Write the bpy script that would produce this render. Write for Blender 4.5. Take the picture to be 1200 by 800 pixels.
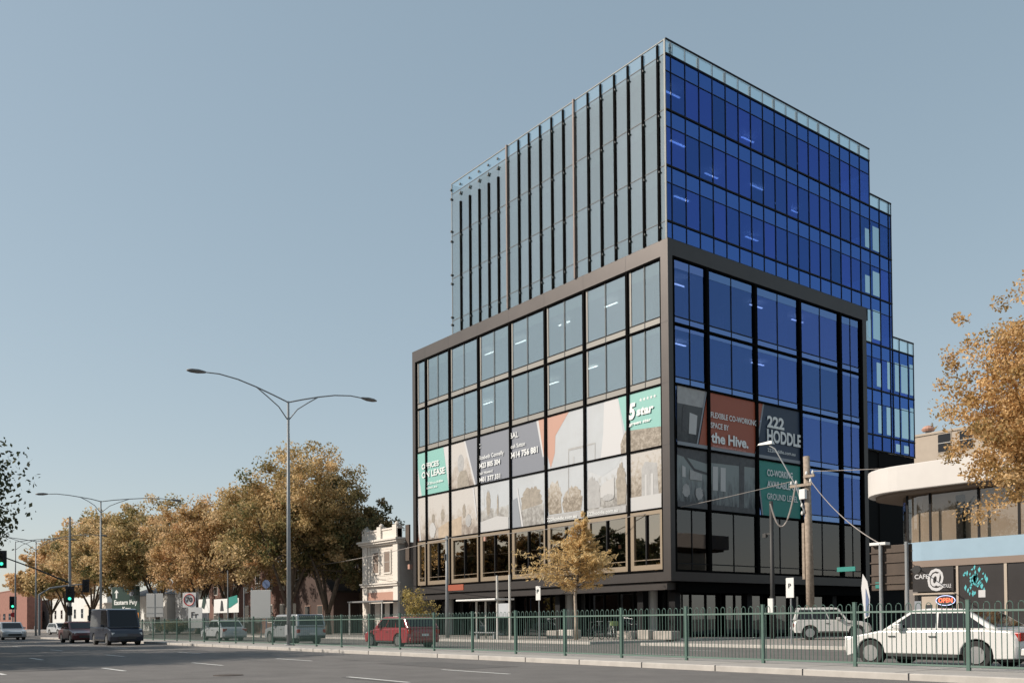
import bpy, math, random
from math import sin, cos, pi, radians
from mathutils import Vector, Matrix
import numpy as np
random.seed(7); rng=np.random.default_rng(7)
for o in list(bpy.data.objects): bpy.data.objects.remove(o)
SC=bpy.context.scene; COL=SC.collection
# ------------------------------------------------------------------ camera
H=1.2; FPX=1084.877
yaw,pit,rol=radians(52.513),radians(.977),radians(-.449); SH=309.356
Fv=Vector((-sin(yaw)*cos(pit),cos(yaw)*cos(pit),sin(pit))); Rv=Vector((cos(yaw),sin(yaw),0)); Uv=Rv.cross(Fv)
R2=Rv*cos(rol)+Uv*sin(rol); U2=-Rv*sin(rol)+Uv*cos(rol)
cd=bpy.data.cameras.new('camera'); cam=bpy.data.objects.new('camera',cd); COL.objects.link(cam); SC.camera=cam
cam.matrix_world=Matrix(((R2.x,U2.x,-Fv.x,0),(R2.y,U2.y,-Fv.y,0),(R2.z,U2.z,-Fv.z,H),(0,0,0,1)))
cd.sensor_width=36; cd.lens=36*FPX/1200; cd.shift_y=SH/1200; cd.clip_end=6000; cd.clip_start=.1
# ------------------------------------------------------------------ world, sun, exposure
SUN_AZ=(-.57,-.82); SUN_EL=radians(33)
w=bpy.data.worlds.new('World'); SC.world=w; w.use_nodes=True; nt=w.node_tree; nt.nodes.clear()
sky=nt.nodes.new('ShaderNodeTexSky'); sky.sky_type='NISHITA'; sky.sun_disc=False
sky.sun_elevation=SUN_EL; sky.sun_rotation=math.atan2(SUN_AZ[0],SUN_AZ[1]); sky.altitude=50; sky.air_density=1.0; sky.dust_density=.6; sky.ozone_density=1.0
hs=nt.nodes.new('ShaderNodeHueSaturation'); hs.inputs['Value'].default_value=2.0; hs.inputs['Saturation'].default_value=1.10; hs.inputs['Hue'].default_value=.487
bg=nt.nodes.new('ShaderNodeBackground'); bg.inputs['Strength'].default_value=.15
wo=nt.nodes.new('ShaderNodeOutputWorld')
nt.links.new(sky.outputs[0],hs.inputs['Color']); gm=nt.nodes.new('ShaderNodeGamma'); gm.inputs['Gamma'].default_value=.42; nt.links.new(hs.outputs[0],gm.inputs['Color']); nt.links.new(gm.outputs[0],bg.inputs['Color']); nt.links.new(bg.outputs[0],wo.inputs[0])
sl=bpy.data.lights.new('sun','SUN'); sl.energy=3.6; sl.angle=radians(.5); sl.color=(1,.9,.78)
so=bpy.data.objects.new('sun',sl); COL.objects.link(so)
k=cos(SUN_EL)/math.hypot(*SUN_AZ); sd=Vector((SUN_AZ[0]*k,SUN_AZ[1]*k,sin(SUN_EL)))
so.rotation_euler=sd.to_track_quat('Z','Y').to_euler(); so.location=(-30,-30,60)
SC.view_settings.view_transform='Standard'; SC.view_settings.look='None'; SC.view_settings.gamma=1; SC.view_settings.exposure=.62
# ------------------------------------------------------------------ survey helpers: a picture direction met with a real plane
def ray(px,py): return Fv+R2*((px-600)/FPX)+U2*((400+SH-py)/FPX)
def oY(px,py,y): d=ray(px,py); s=y/d.y; return (d.x*s,H+d.z*s)
def oX(px,py,x): d=ray(px,py); s=x/d.x; return (d.y*s,H+d.z*s)
def gn(px,py,z=0): d=ray(px,py); s=(z-H)/d.z; return (d.x*s,d.y*s)
# ------------------------------------------------------------------ materials
M={}
def mat(name,col,rough=.7,metal=0,spec=.5,noise=0,nscale=5,col2=None,bump=0,bscale=30,emit=None,coat=0):
    m=bpy.data.materials.new(name); m.use_nodes=True; n=m.node_tree.nodes; l=m.node_tree.links; b=n['Principled BSDF']
    b.inputs['Base Color'].default_value=(*col,1); b.inputs['Roughness'].default_value=rough; b.inputs['Metallic'].default_value=metal
    b.inputs['Specular IOR Level'].default_value=spec; b.inputs['Coat Weight'].default_value=coat
    tc=n.new('ShaderNodeTexCoord')
    if noise or col2:
        t=n.new('ShaderNodeTexNoise'); t.inputs['Scale'].default_value=nscale; t.inputs['Detail'].default_value=6; t.inputs['Roughness'].default_value=.65
        l.new(tc.outputs['Object'],t.inputs['Vector'])
        mx=n.new('ShaderNodeMix'); mx.data_type='RGBA'; c2=col2 or tuple(c*(1-noise) for c in col)
        mr=n.new('ShaderNodeMapRange'); mr.inputs['From Min'].default_value=.32; mr.inputs['From Max'].default_value=.68
        l.new(t.outputs['Fac'],mr.inputs['Value']); l.new(mr.outputs[0],mx.inputs['Factor'])
        mx.inputs['A'].default_value=(*c2,1); mx.inputs['B'].default_value=(*(col if col2 else tuple(min(1,c*(1+noise)) for c in col)),1)
        l.new(mx.outputs['Result'],b.inputs['Base Color'])
    if bump:
        t2=n.new('ShaderNodeTexNoise'); t2.inputs['Scale'].default_value=bscale; t2.inputs['Detail'].default_value=4; l.new(tc.outputs['Object'],t2.inputs['Vector'])
        bp=n.new('ShaderNodeBump'); bp.inputs['Strength'].default_value=bump; bp.inputs['Distance'].default_value=.02; l.new(t2.outputs['Fac'],bp.inputs['Height']); l.new(bp.outputs[0],b.inputs['Normal'])
    if emit: b.inputs['Emission Color'].default_value=(*emit[:3],1); b.inputs['Emission Strength'].default_value=emit[3]
    M[name]=m; return m
def glass(name,tr,gl,base,graze,rough=.015,wav=.04,wscale=.35,tone=0):
    """coated glazing: part of the light passes tinted, part mirrors; slightly uneven panes"""
    m=bpy.data.materials.new(name); m.use_nodes=True; n=m.node_tree.nodes; l=m.node_tree.links; n.clear()
    o=n.new('ShaderNodeOutputMaterial'); mx=n.new('ShaderNodeMixShader'); t=n.new('ShaderNodeBsdfTransparent'); g=n.new('ShaderNodeBsdfGlossy')
    t.inputs[0].default_value=(*tr,1); g.inputs['Color'].default_value=(*gl,1); g.inputs['Roughness'].default_value=rough
    lw=n.new('ShaderNodeLayerWeight'); lw.inputs['Blend'].default_value=.35
    mr=n.new('ShaderNodeMapRange'); mr.inputs['To Min'].default_value=base; mr.inputs['To Max'].default_value=graze
    l.new(lw.outputs['Facing'],mr.inputs['Value']); l.new(mr.outputs[0],mx.inputs[0])
    tc=n.new('ShaderNodeTexCoord'); nz=n.new('ShaderNodeTexNoise'); nz.inputs['Scale'].default_value=wscale; nz.inputs['Detail'].default_value=1
    bp=n.new('ShaderNodeBump'); bp.inputs['Strength'].default_value=wav; bp.inputs['Distance'].default_value=.2
    l.new(tc.outputs['Object'],nz.inputs['Vector']); l.new(nz.outputs['Fac'],bp.inputs['Height']); l.new(bp.outputs[0],g.inputs['Normal'])
    if tone:   # pane to pane tint differences
        oi=n.new('ShaderNodeObjectInfo'); hv=n.new('ShaderNodeHueSaturation'); hv.inputs['Color'].default_value=(*gl,1)
        m2=n.new('ShaderNodeMapRange'); m2.inputs['To Min'].default_value=1-tone; m2.inputs['To Max'].default_value=1+tone
        m3=n.new('ShaderNodeMapRange'); m3.inputs['To Min'].default_value=.493; m3.inputs['To Max'].default_value=.508
        l.new(oi.outputs['Random'],m2.inputs['Value']); l.new(m2.outputs[0],hv.inputs['Value']); l.new(oi.outputs['Random'],m3.inputs['Value']); l.new(m3.outputs[0],hv.inputs['Hue']); l.new(hv.outputs[0],g.inputs['Color'])
    l.new(t.outputs[0],mx.inputs[1]); l.new(g.outputs[0],mx.inputs[2]); l.new(mx.outputs[0],o.inputs[0]); M[name]=m; return m
def leafmat(name,cA,cB,cC,scale=.35,trans=.3):
    m=bpy.data.materials.new(name); m.use_nodes=True; n=m.node_tree.nodes; l=m.node_tree.links; b=n['Principled BSDF']; o=n['Material Output']
    b.inputs['Roughness'].default_value=.6; b.inputs['Specular IOR Level'].default_value=.25
    tc=n.new('ShaderNodeTexCoord'); t=n.new('ShaderNodeTexNoise'); t.inputs['Scale'].default_value=scale; t.inputs['Detail'].default_value=3
    l.new(tc.outputs['Object'],t.inputs['Vector'])
    at=n.new('ShaderNodeAttribute'); at.attribute_name='leafv'
    ad=n.new('ShaderNodeMath'); ad.operation='MULTIPLY_ADD'; ad.inputs[1].default_value=.55; l.new(at.outputs['Fac'],ad.inputs[0]); 
    sb=n.new('ShaderNodeMath'); sb.operation='SUBTRACT'; sb.inputs[1].default_value=.27; l.new(t.outputs['Fac'],sb.inputs[0]); l.new(sb.outputs[0],ad.inputs[2])
    cr=n.new('ShaderNodeValToRGB'); e=cr.color_ramp.elements; e[0].position=.22; e[0].color=(*cA,1); e[1].position=.72; e[1].color=(*cC,1); x=e.new(.5); x.color=(*cB,1)
    l.new(ad.outputs[0],cr.inputs[0]); l.new(cr.outputs[0],b.inputs['Base Color'])
    tr=n.new('ShaderNodeBsdfTranslucent'); l.new(cr.outputs[0],tr.inputs[0]); mx=n.new('ShaderNodeMixShader'); mx.inputs[0].default_value=trans
    l.new(b.outputs[0],mx.inputs[1]); l.new(tr.outputs[0],mx.inputs[2]); l.new(mx.outputs[0],o.inputs[0]); M[name]=m; return m
def brickmat(name,c1,c2,mortar,sx=1,rough=.85,bw=.24,bh=.086,ms=.012):
    m=bpy.data.materials.new(name); m.use_nodes=True; n=m.node_tree.nodes; l=m.node_tree.links; b=n['Principled BSDF']; b.inputs['Roughness'].default_value=rough
    tc=n.new('ShaderNodeTexCoord'); sp=n.new('ShaderNodeSeparateXYZ'); cb=n.new('ShaderNodeCombineXYZ'); ad=n.new('ShaderNodeMath')
    l.new(tc.outputs['Object'],sp.inputs[0]); l.new(sp.outputs['X'],ad.inputs[0]); l.new(sp.outputs['Y'],ad.inputs[1]); l.new(ad.outputs[0],cb.inputs['X']); l.new(sp.outputs['Z'],cb.inputs['Y'])
    t=n.new('ShaderNodeTexBrick'); t.inputs['Scale'].default_value=1; t.inputs['Brick Width'].default_value=bw; t.inputs['Row Height'].default_value=bh; t.inputs['Mortar Size'].default_value=ms
    t.inputs['Color1'].default_value=(*c1,1); t.inputs['Color2'].default_value=(*c2,1); t.inputs['Mortar'].default_value=(*mortar,1)
    l.new(cb.outputs[0],t.inputs['Vector']); l.new(t.outputs['Color'],b.inputs['Base Color']); M[name]=m; return m
mat('bronze',(.068,.062,.060),.46,.8,noise=.06,nscale=.6)
mat('black_metal',(.008,.008,.009),.6,0,spec=.2)
mat('fin_shade_black',(.003,.003,.003),.9,0,spec=.05)  # near-black: shade of the recess gaps put into the colour
mat('champagne',(.235,.225,.205),.5,.1)
mat('champagne_gold',(.27,.215,.155),.45,.3)
mat('alu',(.075,.075,.075),.6,.1); mat('trim_pale',(.19,.20,.195),.6,.1); mat('bronze_pink',(.17,.125,.11),.6,.1); mat('navy_metal',(.008,.014,.035),.5,.2)
mat('slab',(.30,.30,.30),.8); mat('ceiling_w',(.55,.55,.53),.8); mat('core',(.32,.31,.30),.8)
mat('backing',(.36,.40,.42),.7); mat('blind',(.55,.52,.46),.8); mat('backing_w',(.62,.62,.58),.7)
mat('fixture',(.9,.9,.9),.5,emit=(1,.97,.95,4.2))
mat('dark_in',(.010,.010,.010),.9,spec=.1); mat('conduit',(.25,.12,.07),.6)
glass('pane_grey',(.70,.76,.76),(.68,.77,.78),.40,.85,tone=.06)
glass('pane_skytint_pale',(.3,.4,.6),(.20,.30,.56),.65,.93,tone=.05)  # paler strips of the side glass, sky reflection in the tint
glass('pane_cafe',(.80,.77,.73),(.75,.75,.76),.10,.5)
glass('pane_skytint',(.36,.52,.86),(.080,.155,.46),.58,.93,tone=.20)  # same glazing as the grey front; blue sky reflection painted into the tint
glass('pane_skytint_pod',(.50,.62,.88),(.115,.19,.44),.48,.90,tone=.16)  # podium side panes, mirrored sky blue put into the colour
glass('pane_low',(.50,.40,.30),(.72,.64,.54),.42,.85)
glass('pane_skytint_mid',(.3,.45,.75),(.105,.215,.56),.62,.93)  # side spandrels, likewise coloured with mirrored sky
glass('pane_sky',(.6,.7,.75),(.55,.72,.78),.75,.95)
glass('pane_low_dimmed',(.3,.26,.22),(.27,.255,.25),.25,.6)  # darker copy of the low-row glass, dim reflection painted into its tint
glass('pane_clear',(.86,.95,.97),(.85,.93,.96),.12,.5)
glass('pane_dark',(.10,.10,.10),(.55,.56,.58),.12,.6)
glass('car_glass',(.12,.13,.13),(.9,.92,.95),.15,.8,wav=0)
mat('asphalt',(.135,.125,.118),.88,noise=.16,nscale=.9,bump=.5,bscale=60)
mat('asphalt_far',(.13,.12,.112),.88,noise=.14,nscale=.6,bump=.4,bscale=60)
mat('tar',(.05,.048,.046),.7); mat('patch',(.10,.094,.09),.9,noise=.12,nscale=2,bump=.4,bscale=50); mat('road_paint',(.62,.61,.58),.7,noise=.15,nscale=8)
mat('concrete',(.36,.335,.31),.85,noise=.1,nscale=1.2,bump=.3,bscale=25)
mat('kerb',(.42,.395,.365),.85,noise=.12,nscale=2)
mat('paving',(.26,.235,.215),.85,noise=.12,nscale=1.5)
mat('earth',(.12,.11,.09),.9,noise=.3,nscale=.05)
mat('fence_green',(.075,.135,.112),.45,.1,noise=.15,nscale=2)
mat('fence_rail',(.11,.17,.145),.5,.1)
mat('galv',(.24,.255,.265),.55,.15,noise=.1,nscale=2); mat('lum_grey',(.16,.155,.15),.5,.3)
mat('wood_pole',(.30,.245,.195),.85,noise=.3,nscale=6,bump=.3); mat('ceramic',(.7,.7,.68),.3)
mat('wire',(.30,.27,.25),.6); mat('sign_white',(.68,.68,.66),.5); mat('sign_back',(.40,.41,.41),.5,.4); mat('ink',(.02,.02,.025),.6)
mat('sign_green',(.008,.035,.027),.4); mat('sign_orange',(.55,.20,.03),.5); mat('sign_red',(.5,.03,.03),.5); mat('sign_text',(.75,.77,.76),.5)
mat('rust_brown',(.075,.055,.042),.7,.2,noise=.2,nscale=1.5)
mat('bark',(.10,.075,.055),.9,noise=.4,nscale=3,bump=.5,bscale=12); mat('bark_pale',(.36,.30,.24),.9,noise=.3,nscale=6)
mat('lamp_green',(0,.3,.2),.4,emit=(.06,.9,.5,1.3)); mat('lamp_red',(.4,.02,.01),.4,emit=(1,.1,.04,1.2)); mat('lamp_off',(.03,.02,.015),.4)
leafmat('leaf_plane',(.10,.115,.042),(.46,.34,.16),(.74,.55,.31),scale=.17,trans=.48); leafmat('leaf_orange',(.30,.23,.10),(.56,.38,.19),(.78,.55,.32),trans=.48)
leafmat('leaf_mixed',(.060,.080,.035),(.17,.15,.065),(.45,.32,.17)); leafmat('leaf_dark',(.025,.038,.020),(.055,.070,.032),(.14,.13,.065)); leafmat('leaf_far',(.06,.07,.03),(.22,.14,.06),(.38,.22,.09),scale=.15)
leafmat('leaf_gold',(.50,.35,.15),(.74,.53,.25),(.82,.66,.38),scale=1.2,trans=.45); leafmat('leaf_bright',(.30,.22,.09),(.58,.37,.16),(.72,.50,.26),scale=.8,trans=.4)
leafmat('leaf_shrub',(.10,.12,.05),(.40,.30,.09),(.50,.40,.16),scale=1.5)
brickmat('brick_red',(.12,.045,.032),(.15,.06,.045),(.15,.12,.10)); brickmat('brick_shaded',(.05,.022,.017),(.065,.028,.022),(.07,.06,.05)); brickmat('brick_brown',(.20,.10,.065),(.24,.13,.09),(.25,.2,.17))  # gabled house brick has the tree shade put into its colour
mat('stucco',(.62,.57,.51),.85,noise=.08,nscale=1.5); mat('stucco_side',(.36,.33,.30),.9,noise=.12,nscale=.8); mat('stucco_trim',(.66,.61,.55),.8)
mat('render_grey',(.40,.42,.44),.85,noise=.08,nscale=.5); mat('render_white',(.60,.60,.58),.85,noise=.06,nscale=.5); mat('roof_red',(.25,.11,.08),.8,noise=.2,nscale=1); mat('roof_grey',(.16,.16,.165),.7)
mat('window_dark',(.014,.015,.017),.05,spec=.45); mat('sash',(.6,.58,.54),.6); mat('timber_dark',(.03,.022,.018),.8)
mat('cafe_white',(.55,.525,.50),.6,noise=.04,nscale=.6); mat('cafe_soffit',(.16,.12,.09),.7); mat('cafe_blue',(.25,.36,.45),.6,noise=.05,nscale=.8)
mat('cafe_tan',(.40,.34,.28),.85,noise=.06,nscale=.8); mat('cafe_wall',(.16,.145,.135),.8,noise=.1,nscale=.6); mat('shop_dark',(.025,.022,.022),.35,noise=.2,nscale=.8); mat('shop_trim',(.20,.15,.12),.6)
mat('cyan_paint',(.08,.42,.46),.6); mat('cyan_dark',(.03,.16,.2),.6)
mat('neon_red',(.9,.1,.05),.4,emit=(1,.12,.05,1.6)); mat('neon_blue',(.4,.5,.9),.4,emit=(.7,.75,1,.8))
mat('teal',(.20,.43,.39),.5); mat('teal_deep',(.012,.20,.17),.5); mat('salmon',(.44,.25,.19),.5); mat('rust_orange',(.30,.072,.035),.5); mat('navy_grey',(.175,.19,.225),.5); mat('navy',(.012,.028,.062),.5)
mat('vinyl_white',(.50,.50,.51),.5); mat('vinyl_grey',(.22,.24,.27),.5); mat('vinyl_sky',(.43,.46,.49),.5,col2=(.38,.40,.42),nscale=.4); mat('vinyl_text',(.68,.70,.70),.5); mat('pink_text',(.55,.28,.25),.5)
def photoprint(name,sky_,mid,dark,line,sx,sz,detail=7):
    """a printed photograph: pale upper part, mottled darker picture below an uneven line (height in metres)"""
    m=bpy.data.materials.new(name); m.use_nodes=True; n=m.node_tree.nodes; l=m.node_tree.links; bs=n['Principled BSDF']; bs.inputs['Roughness'].default_value=.5
    tc=n.new('ShaderNodeTexCoord'); mp=n.new('ShaderNodeMapping'); mp.inputs['Scale'].default_value=(sx,sx,sz); l.new(tc.outputs['Object'],mp.inputs['Vector'])
    ge=n.new('ShaderNodeNewGeometry'); oi=n.new('ShaderNodeObjectInfo'); ad=n.new('ShaderNodeVectorMath'); ad.operation='ADD'; l.new(mp.outputs[0],ad.inputs[0]); 
    cm=n.new('ShaderNodeCombineXYZ'); ml=n.new('ShaderNodeMath'); ml.operation='MULTIPLY'; ml.inputs[1].default_value=50; l.new(oi.outputs['Random'],ml.inputs[0]); l.new(ml.outputs[0],cm.inputs[0]); l.new(cm.outputs[0],ad.inputs[1])
    t=n.new('ShaderNodeTexNoise'); t.inputs['Scale'].default_value=1; t.inputs['Detail'].default_value=detail; t.inputs['Roughness'].default_value=.68; l.new(ad.outputs[0],t.inputs['Vector'])
    v=n.new('ShaderNodeTexVoronoi'); v.inputs['Scale'].default_value=2.2; l.new(ad.outputs[0],v.inputs['Vector'])
    sp=n.new('ShaderNodeSeparateXYZ'); l.new(tc.outputs['Object'],sp.inputs[0])
    mr=n.new('ShaderNodeMapRange'); mr.inputs['From Min'].default_value=line-1.3; mr.inputs['From Max'].default_value=line+1.3; mr.inputs['To Min'].default_value=-.16; mr.inputs['To Max'].default_value=.22; l.new(sp.outputs['Z'],mr.inputs['Value'])
    a1=n.new('ShaderNodeMath'); a1.operation='ADD'; l.new(t.outputs['Fac'],a1.inputs[0]); l.new(mr.outputs[0],a1.inputs[1])
    a2=n.new('ShaderNodeMath'); a2.operation='MULTIPLY_ADD'; a2.inputs[1].default_value=.12; l.new(v.outputs['Distance'],a2.inputs[0]); l.new(a1.outputs[0],a2.inputs[2])
    cr=n.new('ShaderNodeValToRGB'); e=cr.color_ramp.elements; e[0].position=.34; e[0].color=(*dark,1); e[1].position=.68; e[1].color=(*sky_,1); x=e.new(.5); x.color=(*mid,1)
    l.new(a2.outputs[0],cr.inputs[0]); l.new(cr.outputs[0],bs.inputs['Base Color']); M[name]=m
photoprint('print_street',(.44,.46,.48),(.34,.335,.32),(.18,.17,.16),2.0,1.5,1.3)
photoprint('print_people',(.46,.44,.42),(.37,.33,.29),(.19,.155,.13),1.5,1.4,1.1)
photoprint('print_leaves',(.43,.41,.385),(.33,.29,.24),(.18,.15,.115),2.6,3.2,3.2)
photoprint('print_room',(.20,.23,.23),(.13,.145,.15),(.035,.04,.045),1.6,2.6,.7)
photoprint('print_room_dark',(.06,.062,.065),(.035,.037,.04),(.012,.012,.016),1.2,1.3,1.0)
mat('ink_tree',(.27,.24,.20),.5,noise=.25,nscale=3); mat('ink_grey',(.33,.33,.33),.5,noise=.15,nscale=2); mat('ink_pale',(.44,.44,.44),.5); mat('ink_wood',(.40,.32,.24),.5,noise=.15,nscale=2); mat('ink_dark',(.05,.05,.055),.5,noise=.3,nscale=3)
for nme,c in dict(car_white=(.62,.61,.59),car_red=(.30,.035,.045),car_silver=(.36,.38,.40),car_maroon=(.11,.03,.03),car_navy=(.022,.028,.045),car_pale=(.48,.50,.52),car_grey=(.17,.18,.19)).items(): mat(nme,c,.3,.25 if 'silver' in nme else 0,coat=.6)
mat('rubber',(.018,.018,.018),.8); mat('rim',(.45,.45,.45),.3,.8); mat('head_lamp',(.7,.72,.74),.15,.2); mat('tail_lamp',(.35,.015,.01),.25); mat('plastic',(.03,.03,.03),.6); mat('bag_green',(.20,.26,.10),.8); mat('planter',(.33,.30,.27),.85,noise=.2,nscale=2); mat('flag_blue',(.10,.14,.25),.7); mat('flag_white',(.55,.55,.55),.7)
# ------------------------------------------------------------------ builders
class MB:
    def __init__(s): s.v=[]; s.f=[]
    def add(s,vs,fs):
        b=len(s.v); s.v+= [tuple(v) for v in vs]; s.f+=[tuple(i+b for i in f) for f in fs]; return s
    def box(s,x0,x1,y0,y1,z0,z1):
        if x0>x1:x0,x1=x1,x0
        if y0>y1:y0,y1=y1,y0
        if z0>z1:z0,z1=z1,z0
        return s.add([(x0,y0,z0),(x1,y0,z0),(x1,y1,z0),(x0,y1,z0),(x0,y0,z1),(x1,y0,z1),(x1,y1,z1),(x0,y1,z1)],[(0,3,2,1),(4,5,6,7),(0,1,5,4),(1,2,6,5),(2,3,7,6),(3,0,4,7)])
    def quad(s,*p): return s.add(p,[tuple(range(len(p)))])
    def prism(s,poly,d):
        """poly: list of 3d points, extruded by vector d"""
        n=len(poly); a=[Vector(p) for p in poly]; b=[p+Vector(d) for p in a]
        return s.add(a+b,[tuple(range(n))[::-1],tuple(range(n,2*n))]+[(i,(i+1)%n,(i+1)%n+n,i+n) for i in range(n)])
    def tube(s,pts,r,n=8,cap=True):
        pts=[Vector(p) for p in pts]; rs=r if isinstance(r,(list,tuple)) else [r]*len(pts); rings=[]
        for i,p in enumerate(pts):
            t=(pts[min(i+1,len(pts)-1)]-pts[max(i-1,0)]).normalized()
            a=t.cross(Vector((0,0,1))) if abs(t.z)<.9 else t.cross(Vector((1,0,0)))
            a.normalize(); b=t.cross(a)
            rings.append([p+(a*cos(2*pi*k/n)+b*sin(2*pi*k/n))*rs[i] for k in range(n)])
        vs=[v for q in rings for v in q]; fs=[]
        for i in range(len(pts)-1):
            for k in range(n): fs.append((i*n+k,i*n+(k+1)%n,(i+1)*n+(k+1)%n,(i+1)*n+k))
        if cap: fs+=[tuple(range(n))[::-1],tuple(range((len(pts)-1)*n,len(pts)*n))]
        return s.add(vs,fs)
    def disc(s,c,r,ax,h,n=20):
        c=Vector(c); ax=Vector(ax).normalized(); return s.tube([c-ax*h/2,c+ax*h/2],r,n)
    def build(s,name,m,parent=None,off=(0,0,0),bevel=0,smooth=False):
        me=bpy.data.meshes.new(name); ox,oy,oz=off
        me.from_pydata([(a-ox,b-oy,c-oz) for a,b,c in s.v],[],s.f); me.update()
        me.materials.append(M[m] if isinstance(m,str) else m)
        o=bpy.data.objects.new(name,me); COL.objects.link(o)
        if parent: o.parent=parent
        else: o.location=off
        if bevel:
            md=o.modifiers.new('bevel','BEVEL'); md.width=bevel; md.segments=2; md.limit_method='ANGLE'
        if smooth:
            for p in me.polygons: p.use_smooth=True
        return o
def tag(o,label=None,cat=None,group=None,kind=None):
    if label:o['label']=label
    if cat:o['category']=cat
    if group:o['group']=group
    if kind:o['kind']=kind
    return o
def thing(name,label,cat,loc,rz=0,group=None):
    o=bpy.data.objects.new(name,None); COL.objects.link(o); o.location=loc; o.rotation_euler=(0,0,rz); o.empty_display_size=.3
    return tag(o,label,cat,group)
def copy_tree(o,parent=None):
    c=o.copy(); COL.objects.link(c)
    if parent: c.parent=parent
    for ch in list(o.children): copy_tree(ch,c)
    return c
def text_mesh(s,bold=.0,italic=0):
    cu=bpy.data.curves.new('t','FONT'); cu.body=s; cu.size=1; cu.offset=bold; cu.shear=italic; cu.resolution_u=3; cu.extrude=.0
    o=bpy.data.objects.new('t',cu); COL.objects.link(o); dg=bpy.context.evaluated_depsgraph_get(); me=bpy.data.meshes.new_from_object(o.evaluated_get(dg))
    bpy.data.objects.remove(o); bpy.data.curves.remove(cu)
    vs=[tuple(v.co) for v in me.vertices]; fs=[tuple(p.vertices) for p in me.polygons]; bpy.data.meshes.remove(me); return vs,fs
def text(s,P0,P1,h,m,parent,up=(0,0,1),off=(0,0,0),bold=.012,italic=0,name='lettering',fit=True,th=.012,normal=None):
    """lettering from P0 (bottom left) to P1 (bottom right), cap height h"""
    vs,fs=text_mesh(s,bold,italic); xs=[v[0] for v in vs]; ys=[v[1] for v in vs]; x0,x1=min(xs),max(xs); 
    P0=Vector(P0);P1=Vector(P1); D=(P1-P0); w_=D.length; D.normalize(); U=Vector(up); sx=w_/(x1-x0) if fit else h/.7; sy=h/.7
    pts=[P0+D*((v[0]-x0)*sx)+U*(v[1]*sy) for v in vs]
    b=MB(); b.add(pts,fs); o=b.build(name,m,parent,off); return o
def lin(a,b,t): return a+(b-a)*t
# ------------------------------------------------------------------ the setting: ground, roads, paths
def sheet(name,x0,x1,y0,y1,z,m,kind='structure'):
    return tag(MB().quad((x0,y0,z),(x1,y0,z),(x1,y1,z),(x0,y1,z)).build(name,m),kind=kind)
sheet('ground',-2500,2500,-2500,2500,-.02,'earth')
sheet('road',-900,300,-1.2,17.2,0,'asphalt'); sheet('far_road',-900,300,20.0,32.0,.004,'asphalt_far')
sheet('side_street',-35.2,-31.6,32.0,260,.008,'asphalt_far')
sheet('cross_road',-112,-96,-120,160,.002,'asphalt_far')
tag(MB().box(-92,200,17.2,20,-.02,.13).build('median_strip','concrete',bevel=.02),kind='structure')
tag(MB().box(-92,200,17.05,17.22,-.02,.135).build('median_kerb','kerb',bevel=.02),kind='structure')
tag(MB().box(-92,-35.4,32.2,46,-.02,.13).build('footpath','paving'),kind='structure')
tag(MB().box(-92,-35.2,32.0,32.2,-.02,.14).box(-35.4,-35.2,32.2,260,-.02,.14).build('footpath_kerb','kerb',bevel=.02),kind='structure')
tag(MB().box(-31.4,100,32.2,60,-.02,.13).build('corner_footpath','paving'),kind='structure')
tag(MB().box(-31.6,100,32.0,32.2,-.02,.14).box(-31.6,-31.4,32.2,80,-.02,.14).build('corner_kerb','kerb',bevel=.02),kind='structure')
tag(MB().box(-300,-112,32.2,48,-.02,.13).build('far_footpath','paving'),kind='structure')
tag(MB().box(-250,60,-6,-1.2,-.02,.13).build('near_footpath','paving'),kind='structure')
mk=MB()
for y,x0,ln,per in ((3.9,-27.5,2.2,10.3),(6.6,-27.2,2.2,10.3),(9.6,-28.8,2.6,10.3),(12.8,-19.6,2.8,10.3),(24,-24,2.6,10.3),(28,-26,2.6,10.3)):
    for k_ in range(-12,4):
        x=x0+k_*per; mk.quad((x,y-.06,.009),(x+ln,y-.06,.009),(x+ln,y+.06,.009),(x,y+.06,.009))
mk.quad((-88,0.3,.009),(60,.3,.009),(60,.42,.009),(-88,.42,.009))
for x in (-94.5,-92.8): mk.quad((x,0,.009),(x+.3,0,.009),(x+.3,17,.009),(x,17,.009))
tag(mk.build('lane_markings','road_paint'),kind='structure')
cr_=MB(); q=random.Random(9)
for k_ in range(16):
    x=q.uniform(-60,-8); y=q.uniform(2,16); a=q.choice((0,.05,1.5,1.62))+q.uniform(-.08,.08); pts=[(x,y)]
    for j in range(14): a+=q.uniform(-.22,.22); x+=cos(a)*.45; y+=sin(a)*.45; pts.append((x,y))
    for (xa,ya),(xb,yb) in zip(pts,pts[1:]):
        if 0<ya<16.9 and 0<yb<16.9:
            nx,ny=-(yb-ya),(xb-xa); l_=math.hypot(nx,ny); w_=q.uniform(.012,.028); nx*=w_/l_; ny*=w_/l_; cr_.quad((xa-nx,ya-ny,.005),(xb-nx,yb-ny,.005),(xb+nx,yb+ny,.005),(xa+nx,ya+ny,.005))
tag(cr_.build('road_cracks','tar'),kind='structure')
tag(MB().quad((-34,4.2,.0045),(-27,4.2,.0045),(-27,6.2,.0045),(-34,6.2,.0045)).quad((-24,13.4,.0045),(-19.5,13.4,.0045),(-19.5,15.2,.0045),(-24,15.2,.0045)).build('road_patch','patch'),kind='structure')
kj=MB()
for k_ in range(-36,80): kj.box(k_*2.4-.01,k_*2.4+.012,17.04,17.06,0,.137).box(k_*2.4-.01,k_*2.4+.012,17.05,17.22,.1352,.1375)
tag(kj.build('kerb_joints','ink'),kind='structure')
tag(MB().tube([(-21.2,7.9,.002),(-21.2,7.9,.011)],.34,24).build('manhole_cover','rust_brown',off=(-21.2,7.9,0)),'round iron manhole cover set in the near road','manhole cover')
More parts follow.
